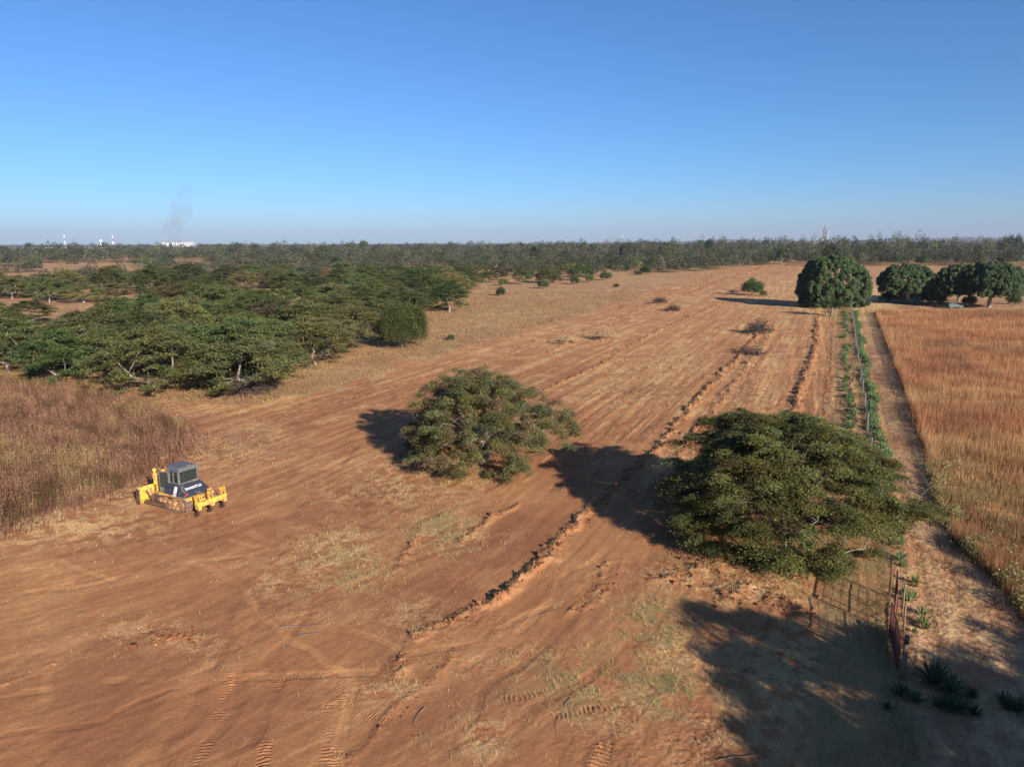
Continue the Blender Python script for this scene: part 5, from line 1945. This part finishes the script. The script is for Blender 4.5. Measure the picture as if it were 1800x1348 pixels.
def cement_works():
    d = 3900
    x0, y0 = far_xy(1440, d)
    root = empty('cement_works', (x0, y0, 0))
    tag(root, 'distant cement works with a tall lattice preheater tower on the right horizon', 'factory')
    m = MB()
    for sx in (-8, 8):
        for sy in (-8, 8):
            m.tube((sx, sy, 0), (sx, sy, 94), 1.4, n=6)
    for k in range(9):
        z = 10 + k * 10.4
        m.box((0, 0, z), (18, 18, 1.6))
        if k < 8:
            m.tube((-8, -8, z), (8, -8, z + 10.4), .8, n=4)
    m.box((-4, 0, 99), (7, 8, 12))
    t = m.build('preheater_tower', M['plant_grey'], root)
    m = MB()
    for k in range(3):
        m.tube((0, 0, 22 + k * 22), (0, 0, 36 + k * 22), 2, 5, n=12)
    m.build('cyclone', M['plant_grey'], t)
    m = MB(); m.tube((14, 0, 0), (14, 0, 88), 2.6, 2.2, n=12); m.build('duct', M['silo_white'], root)
    for xx, ww, hh in ((-20, 15, 42), (2, 16, 40), (-40, 16, 30), (-62, 18, 22), (-84, 24, 16), (-52, 5, 46), (-30, 5, 50)):
        m = MB(); m.tube((xx, -12, 0), (xx, -12, hh), ww / 2, n=16)
        m.build('storage_silo', M['silo_white' if hh in (42, 40, 22) else 'plant_grey'], root)
    m = MB()
    m.box((-120, 0, 12), (90, 20, 26)); m.box((-190, 0, 10), (60, 14, 20)); m.box((40, 10, 14), (40, 20, 30))
    m.build('hall', M['plant_grey'], root)
cement_works()

# ------------------------------------------------------------------ clods of earth along the ridges
def clods():
    rng = np.random.default_rng(71)
    bx = np.array([(-1, -1, -1), (1, -1, -1), (1, 1, -1), (-1, 1, -1), (-1, -1, 1), (1, -1, 1), (1, 1, 1), (-1, 1, 1)], float)
    bf = np.array([(0, 3, 2, 1), (4, 5, 6, 7), (0, 1, 5, 4), (1, 2, 6, 5), (2, 3, 7, 6), (3, 0, 4, 7)])
    C, S = [], []
    for pts, hw, ht, rag in BERMS:
        for a, b in zip(pts[:-1], pts[1:]):
            L = float(np.hypot(*(b - a)))
            n = int(L * (9 if ht > .3 else 4) * min(1, 60 / max(30, a[1])) * 1.6) + 1
            s = rng.random(n)[:, None]
            C.append(a * (1 - s) + b * s + rng.normal(0, hw * .55 + .12, (n, 2)))
            S.append(rng.gamma(1.6, .014 + .022 * ht, n) * max(1, a[1] / 80) ** .4)
    for (a, b, rad, ht) in BLOBS:
        n = int(60 * rad)
        C.append(P(a, b) + rng.normal(0, rad * .5, (n, 2)))
        S.append(rng.gamma(1.6, .02, n))
    C, S = np.concatenate(C), np.concatenate(S)
    n = len(C)
    z = gz_many(C[:, 0], C[:, 1])
    sc = np.stack([S * rng.uniform(.7, 1.5, n), S * rng.uniform(.6, 1.2, n), S * rng.uniform(.5, 1.0, n)], 1)
    v = bx[None] * sc[:, None, :] * rng.uniform(.55, 1.1, (n, 8, 1))
    a = rng.uniform(0, 6.28, n)
    ca, sa = np.cos(a)[:, None], np.sin(a)[:, None]
    v = np.stack([v[..., 0] * ca - v[..., 1] * sa + C[:, :1], v[..., 0] * sa + v[..., 1] * ca + C[:, 1:], v[..., 2] + z[:, None] + S[:, None] * .35], 2).reshape(-1, 3)
    f = (bf[None] + (np.arange(n) * 8)[:, None, None]).reshape(-1, 4)
    col = mix(np.repeat(C_RED[None] * .7, n, 0), C_SOIL, rng.random(n) ** 2)
    tag(link('earth_clods', np_mesh('earth_clods', v, f, np.repeat(col, 8, 0)), M['soil']), 'clods of red earth along the bulldozed ridges', None, None, 'stuff')
clods()

# ------------------------------------------------------------------ brush piles, sticks
def brush(px, py, r, h, n, label, seed, flat=1.0, mat='dead_wood'):
    rng = np.random.default_rng(seed)
    b = P(px, py)
    r *= .82
    h *= 1.25
    x = rng.normal(0, r * .36, n); y = rng.normal(0, r * .36 * flat, n)
    z = np.abs(rng.normal(0, .4, n)) * h * np.exp(-(x * x + y * y) / (r * r))
    L = rng.uniform(.5, 1.9, n)
    az = rng.uniform(0, 6.28, n); up = rng.normal(.15, .35, n)
    a = np.stack([x, y, z], 1)
    e = a + np.stack([np.cos(az) * np.cos(up), np.sin(az) * np.cos(up), np.sin(up)], 1) * L[:, None]
    e[:, 2] = np.maximum(e[:, 2], .03)
    rad = rng.uniform(.02, .06, n)
    v, f = tubes(a, e, rad, rad * .4, 4)
    o = link('brush_pile', np_mesh('brush_pile', v, f), M[mat])
    o.location = (b[0], b[1], gz(*b))
    tag(o, label, 'brush pile')
brush(1332, 586, 4.2, 2.2, 570, 'dark heap of dead branches on the ragged earth ridge in the upper field', 1)
brush(1160, 534, 4.0, 1.2, 390, 'long low dark heap of brush in the upper left of the cleared field', 2)
brush(1183, 547, 3.0, 1.4, 330, 'dark compact heap of brush and earth just below the long low one', 3)
brush(995, 604, 3.6, 1.0, 240, 'pale straw and brush heap nearest the domed tree', 4, mat='straw_heap')
brush(1062, 597, 4.0, 1.2, 270, 'low brush heap right of the pale straw one', 5, mat='straw_heap')
brush(1320, 622, 4.0, 1.2, 240, 'scatter of dead branches just below the dark heap on the earth ridge', 6)
brush(1290, 514, 4.0, 1.2, 180, 'far low brush heap just left of the lone round bush', 7)
brush(440, 690, 5.0, 2.6, 450, 'grey fallen branches under the low drooping thorn tree at the grove front', 8)
brush(1455, 549, 1.0, .8, 45, 'few cut branches beside the low palm clump', 9)
brush(785, 545, 2.2, 1.0, 120, 'dead twigs round the foot of the tree standing apart at the end of the grove', 10)
def stick(pts, r, label):
    w = [np.append(P(*p), 0) for p in pts]
    w = np.array([(p[0], p[1], gz(p[0], p[1]) + .04 + r) for p in w])
    o0 = w[0].copy()
    w = w - o0
    rr = np.linspace(r, r * .5, len(w) - 1)
    o = link('stick', np_mesh('stick', *tubes(w[:-1], w[1:], rr, rr * .9, 6), smooth=True), M['grey_stick'])
    o.location = o0
    tag(o, label, 'stick')
stick(((492, 1102), (505, 1100), (530, 1101), (566, 1098)), .02, 'long pale stick on the bare soil, upper of a close pair')
stick(((522, 1119), (535, 1115), (548, 1114), (566, 1111)), .018, 'pale stick on the bare soil, lower of a close pair')
stick(((748, 1245), (741, 1249), (735, 1258), (729, 1268), (728, 1274), (731, 1280)), .014, 'bent pale stick on the soil at the bottom left of centre')
stick(((1004, 1228), (994, 1238), (990, 1252), (981, 1266), (978, 1280), (981, 1296)), .013, 'thin dark bent branch on the soil at the bottom centre')
stick(((1262, 1338), (1290, 1331), (1310, 1332), (1345, 1326), (1362, 1334)), .016, 'pale branch lying across the soil at the bottom right of centre')
stick(((137, 1081), (146, 1079)), .03, 'short white stick on the bare soil at the left')

# ------------------------------------------------------------------ grasses
def scatter(n, poly, rng, power=1.0, zone=None):
    """points inside a polygon"""
    lo, hi = poly.min(0), poly.max(0)
    X, Y = [], []
    tot = 0
    while tot < n:
        x = rng.uniform(lo[0], hi[0], n); y = rng.uniform(lo[1], hi[1], n)
        k = poly_sdf(x, y, poly) < 0
        r = np.hypot(x, y)
        k &= rng.random(n) < np.clip((45 / r) ** power, 0, 1)
        X.append(x[k]); Y.append(y[k]); tot += int(k.sum())
    return np.concatenate(X)[:n], np.concatenate(Y)[:n]

def tall_grass():
    rng = np.random.default_rng(55)
    n = 850000
    x, y = scatter(n, FIELD_R, rng, 1.25)
    r = np.hypot(x, y)
    az = np.degrees(np.arctan2(x, y))
    k = (az < 42)
    x, y, r = x[k], y[k], r[k]
    n = len(x)
    n1 = fbm(x / 9, y / 9, 4, 301)
    n2 = fbm(x / 2.2, y / 2.2, 3, 305)
    _, off = fence_coords(x, y)
    far = sstep(60, 90, r)
    h = (.80 + .60 * far) * (.65 + .8 * n2) * rng.uniform(.6, 1.2, n)
    h *= np.where(r < 62, .8 + .7 * sstep(.5, .7, n1), 1)
    sdf_ = poly_sdf(x, y, FIELD_R)
    h *= (sstep(0, -.35, sdf_) * .4 + .6) * (1 + .45 * np.exp(-(sdf_ / 1.0) ** 2) * (off < 12))
    w = rng.uniform(.6, 1.3, n) * (.011 + .00034 * r)
    orange = np.array((.52, .230, .105)); tan = np.array((.60, .37, .17)); brown = np.array((.27, .13, .07)); green = np.array((.26, .24, .09))
    c1 = mix(np.repeat(orange[None], n, 0), tan, sstep(.50, .64, fbm(x / 16, y / 5, 3, 311)) * .8 * (1 - .3 * far) + (1 - far) * .35)
    fm = patch_masks(x, y)
    c1 = mix(c1, tan, fm['straw'] * sstep(.35, .6, n1 + .1) * .9)
    c1 = mix(c1, brown, fm['dark'] * .9)
    h *= 1 - .4 * fm['straw'] + .2 * fm['dark']
    c1 = mix(c1, brown, sstep(.50, .70, n2) * .6)
    c1 = mix(c1, brown, sstep(.56, .70, n1) * .45 * far)
    gr = sstep(85, 52, r) * sstep(.38, .58, fbm(x / 5, y / 5, 3, 315))
    c1 = mix(c1, green, gr * .75)
    c1 = mix(c1, brown, (1 - far)[:] * sstep(.40, .60, fbm(x / 3, y / 3, 3, 318)) * .55)
    c1 = c1 * rng.uniform(.7, 1.3, (n, 1))
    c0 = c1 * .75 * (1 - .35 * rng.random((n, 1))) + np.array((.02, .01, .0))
    z = gz_many(x, y)
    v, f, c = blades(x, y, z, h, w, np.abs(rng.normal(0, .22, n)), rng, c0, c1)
    tag(link('tall_grass', np_mesh('tall_grass', v, f, c), M['grass']), 'tall orange-brown dry grass filling the field right of the track', None, None, 'stuff')
tall_grass()

def weeds():
    rng = np.random.default_rng(56)
    n = 210000
    wc = WEEDS.mean(0)
    x, y = scatter(n, wc + (WEEDS - wc) * 1.12, rng, .8)
    sd = poly_sdf(x, y, WEEDS)
    edge_n = (fbm(x / 2, y / 2, 3, 330) - .45) * -2.4
    k = (sd < edge_n) | (rng.random(n) < .22 * np.exp(-np.clip(sd, 0, 9) / 1.1))
    x, y, sd = x[k], y[k], sd[k]
    n = len(x)
    n1, n2 = fbm(x / 7, y / 7, 4, 331), fbm(x / 1.6, y / 1.6, 3, 335)
    clump = fbm(x * .9, y * .9, 3, 337)
    h = (.5 + 1.7 * clump) * rng.uniform(.5, 1.25, n) * (.75 + .25 * sstep(0, -2.0, sd)) * (.8 + .4 * n1)
    w = rng.uniform(.02, .06, n)
    tanw = np.array((.38, .235, .12)); olive = np.array((.25, .185, .070)); red = np.array((.20, .055, .055)); brn = np.array((.235, .13, .075))
    top = mix(np.repeat(brn[None], n, 0), olive, sstep(.44, .60, n1) * .9)
    top = mix(top, tanw, sstep(.48, .66, n2) * .65)
    top = mix(top, red, (rng.random(n) < .14) * .9)
    top *= rng.uniform(.55, 1.35, (n, 1)) * (.45 + 1.0 * sstep(.35, .62, clump))[:, None]
    low = mix(np.repeat(red[None], n, 0), brn, rng.random(n)) * rng.uniform(.5, 1.0, (n, 1))
    z = gz_many(x, y)
    v, f, c = blades(x, y, z, h, w, np.abs(rng.normal(0, .2, n)), rng, low, top)
    # seed heads and small side leaves
    m = int(n * .9)
    i = rng.integers(0, n, m)
    cc = np.stack([x[i] + rng.normal(0, .06, m), y[i] + rng.normal(0, .06, m), z[i] + h[i] * rng.uniform(.5, 1.0, m)], 1)
    d = rng.normal(0, .6, (m, 3)) + np.array((0, 0, .6))
    lv, lf = leaves(cc, d, rng.normal(0, 1, (m, 3)), rng.uniform(.10, .24, m), rng.uniform(.03, .07, m))
    lc = np.repeat(top[i] * rng.uniform(.7, 1.15, (m, 1)), 4, 0)
    lf3 = np.concatenate([lf[:, (0, 1, 2)], lf[:, (0, 2, 3)]])
    v, f, c = merge([(v, f, c), (lv, lf3, lc)])
    tag(link('tall_weeds', np_mesh('tall_weeds', v, f, c), M['grass']), 'tall reddish-brown dry weeds beside and behind the bulldozer', None, None, 'stuff')
weeds()

def short_grass():
    rng = np.random.default_rng(57)
    # dry grass over the uncleared ground, and litter over the cleared ground
    region = np.vstack([PL((-200, 1000), (-300, 470), (1300, 470), (1560, 600))[:0], [(-75, 24), (-170, 180), (-110, 300), (130, 300), (112, 215), (30, 30), (30, 16), (-30, 16)]])
    n = 1500000
    x, y = scatter(n, region.astype(float), rng, 1.3)
    zz, cl, pm, fp, _t, V, W = relief(x, y, True)
    r = np.hypot(x, y)
    fine = fbm(x * 1.6, y * 1.6, 4, 110, .65)
    med = fbm(x / 3.0, y / 3.0, 4, 105)
    st1 = fbm(V * 1.4, W * .05, 4, 120, .6)
    p_un = .35 + .6 * sstep(.42, .6, med)
    straw_n = sstep(.52, .66, st1 * .4 + fine * .35 + med * .25)
    p_cl = .015 + straw_n * .22 * sstep(.40, .60, med) + 1.6 * pm['straw'] * sstep(.42, .60, fine) + 1.6 * pm['green'] * sstep(.42, .6, fine) + 1.3 * fp
    t, off = fence_coords(x, y)
    ontrack = (off > .3) & (off < 13) & (t > -10)
    p_cl = np.where(ontrack, .22, p_cl)
    p_cl = np.where((off > -3.6) & (off < .3) & (t > -3), .35, p_cl)
    p = p_un * (1 - cl) + p_cl * cl
    p = np.where(ontrack, .2, p)
    p = np.where((1 - cl) * sstep(.45, .62, fbm(x / 7, y / 7, 3, 350)) > .5, p * .35, p)
    k = rng.random(n) < p
    k &= poly_sdf(x, y, FIELD_R) > 0
    x, y, r, cl, zz = x[k], y[k], r[k], cl[k], zz[k]
    g = pm['green'][k]; s_ = pm['straw'][k]; off = off[k]; t = t[k]; fine = fine[k]
    n = len(x)
    print('short grass', n)
    un = (1 - cl)
    h = rng.uniform(.10, .34, n) * (1 + .9 * un) * (1 + .5 * np.clip(g + s_, 0, 1))
    w = rng.uniform(.6, 1.4, n) * (.010 + .00034 * r)
    lean = np.clip(rng.normal(.80, .22, n) - .30 * un - .25 * g, 0, .985)
    straw = np.array((.64, .43, .20)); tan = np.array((.50, .28, .13)); green = np.array((.20, .23, .075)); br = np.array((.24, .13, .08))
    c1 = mix(np.repeat(straw[None], n, 0), tan, rng.random(n))
    c1 = mix(c1, br, (rng.random(n) < .22 + .25 * un * sstep(.45, .6, fine)) * .85)
    c1 = mix(c1, green, (rng.random(n) < np.clip(g * 1.1, 0, .8) + .04) * .9)
    c1 = mix(c1, green, ((off > -3.6) & (off < .3) & (rng.random(n) < .4)) * .7)
    c1 = c1 * (1 - .30 * un)[:, None]
    c1 *= rng.uniform(.65, 1.3, (n, 1))
    z = zz
    v, f, c = blades(x, y, z, h, w, lean, rng, c1 * .85, c1)
    tag(link('dry_grass', np_mesh('dry_grass', v, f, c), M['grass']), 'thin straw-coloured dry grass and litter over the soil', None, None, 'stuff')
short_grass()

def edge_herbs():
    """greenish low herbs on the near corner of the right field and along its edge"""
    rng = np.random.default_rng(58)
    e = np.array(EDGE_R[:5])
    L = []
    n = 26000
    u = rng.random(n) ** .8 * (len(e) - 1)
    i = np.minimum(u.astype(int), len(e) - 2)
    s = (u - i)[:, None]
    p = e[i] * (1 - s) + e[i + 1] * s
    p += NR * np.abs(rng.normal(0, 1.4, n))[:, None] + rng.normal(0, .25, (n, 2))
    lump = fbm(p[:, 0] / 1.3, p[:, 1] / 1.3, 2, 340)
    k = lump > .46
    p, lump = p[k], lump[k]
    n = len(p)
    z = gz_many(p[:, 0], p[:, 1])
    hh = (lump - .40) * 3.2
    c = np.stack([p[:, 0], p[:, 1], z + rng.random(n) * hh], 1)
    v, f = leaves(c, rng.normal(0, .5, (n, 3)) + np.array((0, 0, .5)), rng.normal(0, 1, (n, 3)) + np.array((0, 0, .6)), rng.uniform(.10, .22, n), rng.uniform(.05, .10, n))
    col = mix(np.repeat(np.array((.15, .16, .06))[None], n, 0), np.array((.34, .26, .11)), rng.random(n) * .8) * rng.uniform(.7, 1.3, (n, 1))
    tag(link('herbs', np_mesh('herbs', v, f, np.repeat(col, 4, 0)), M['grass']), 'low greenish herbs along the near edge of the tall grass field', None, None, 'stuff')
edge_herbs()

# ------------------------------------------------------------------ smoke over the far town and the haze
def smoke():
    d = 3200
    def w(px, py):
        z = CAM_H + (429 - py) / F_PX * d
        return np.array(((px - 900) / F_PX * d, d, z))
    spine = [(322, 425, 14), (315, 412, 34), (322, 395, 50), (335, 378, 52), (336, 360, 46), (342, 343, 40), (352, 328, 26)]
    pts = [w(a, b) for a, b, _ in spine]
    n, k = len(spine), 16
    V = []
    for p, (_, _, r) in zip(pts, spine):
        for q in range(k):
            a = q / k * 2 * math.pi
            V.append(p + np.array((math.cos(a) * r, math.sin(a) * r, 0)))
    F = []
    bm = bmesh.new()
    vs = [bm.verts.new(p) for p in V]
    for i in range(n - 1):
        for q in range(k):
            bm.faces.new((vs[i * k + q], vs[i * k + (q + 1) % k], vs[(i + 1) * k + (q + 1) % k], vs[(i + 1) * k + q]))
    bm.faces.new(vs[:k][::-1]); bm.faces.new(vs[-k:])
    bmesh.ops.recalc_face_normals(bm, faces=bm.faces[:])
    me = bpy.data.meshes.new('smoke')
    bm.to_mesh(me); bm.free()
    m, nt, out = new_mat('smoke')
    vol = nd(nt, 'ShaderNodeVolumePrincipled')
    vol.inputs['Color'].default_value = (.42, .40, .42, 1)
    geo = nd(nt, 'ShaderNodeNewGeometry')
    ns = nd(nt, 'ShaderNodeTexNoise')
    ns.inputs['Scale'].default_value = .022
    ns.inputs['Detail'].default_value = 4
    nt.links.new(geo.outputs['Position'], ns.inputs['Vector'])
    mr = nd(nt, 'ShaderNodeMapRange', interpolation_type='SMOOTHSTEP')
    for kk, vv in (('From Min', .30), ('From Max', .75), ('To Min', 0.0), ('To Max', .0045)):
        mr.inputs[kk].default_value = vv
    nt.links.new(ns.outputs['Fac'], mr.inputs['Value'])
    nt.links.new(mr.outputs[0], vol.inputs['Density'])
    nt.links.new(vol.outputs[0], out.inputs['Volume'])
    m.cycles.volume_step_rate = 1.0
    o = link('smoke', me, m)
    tag(o, 'thin dark smoke plume rising above the silos', None, None, 'stuff')
smoke()

def haze():
    m, nt, out = new_mat('haze')
    vol = nd(nt, 'ShaderNodeVolumePrincipled')
    vol.inputs['Color'].default_value = (.48, .52, .70, 1)
    vol.inputs['Density'].default_value = HAZE
    vol.inputs['Anisotropy'].default_value = .0
    nt.links.new(vol.outputs[0], out.inputs['Volume'])
    b = MB()
    b.box((0, 0, 143), (30000, 30000, 300))
    o = b.build('haze', m)
    tag(o, 'pale bluish haze over the distance', None, None, 'stuff')
HAZE = 0.000055
haze()
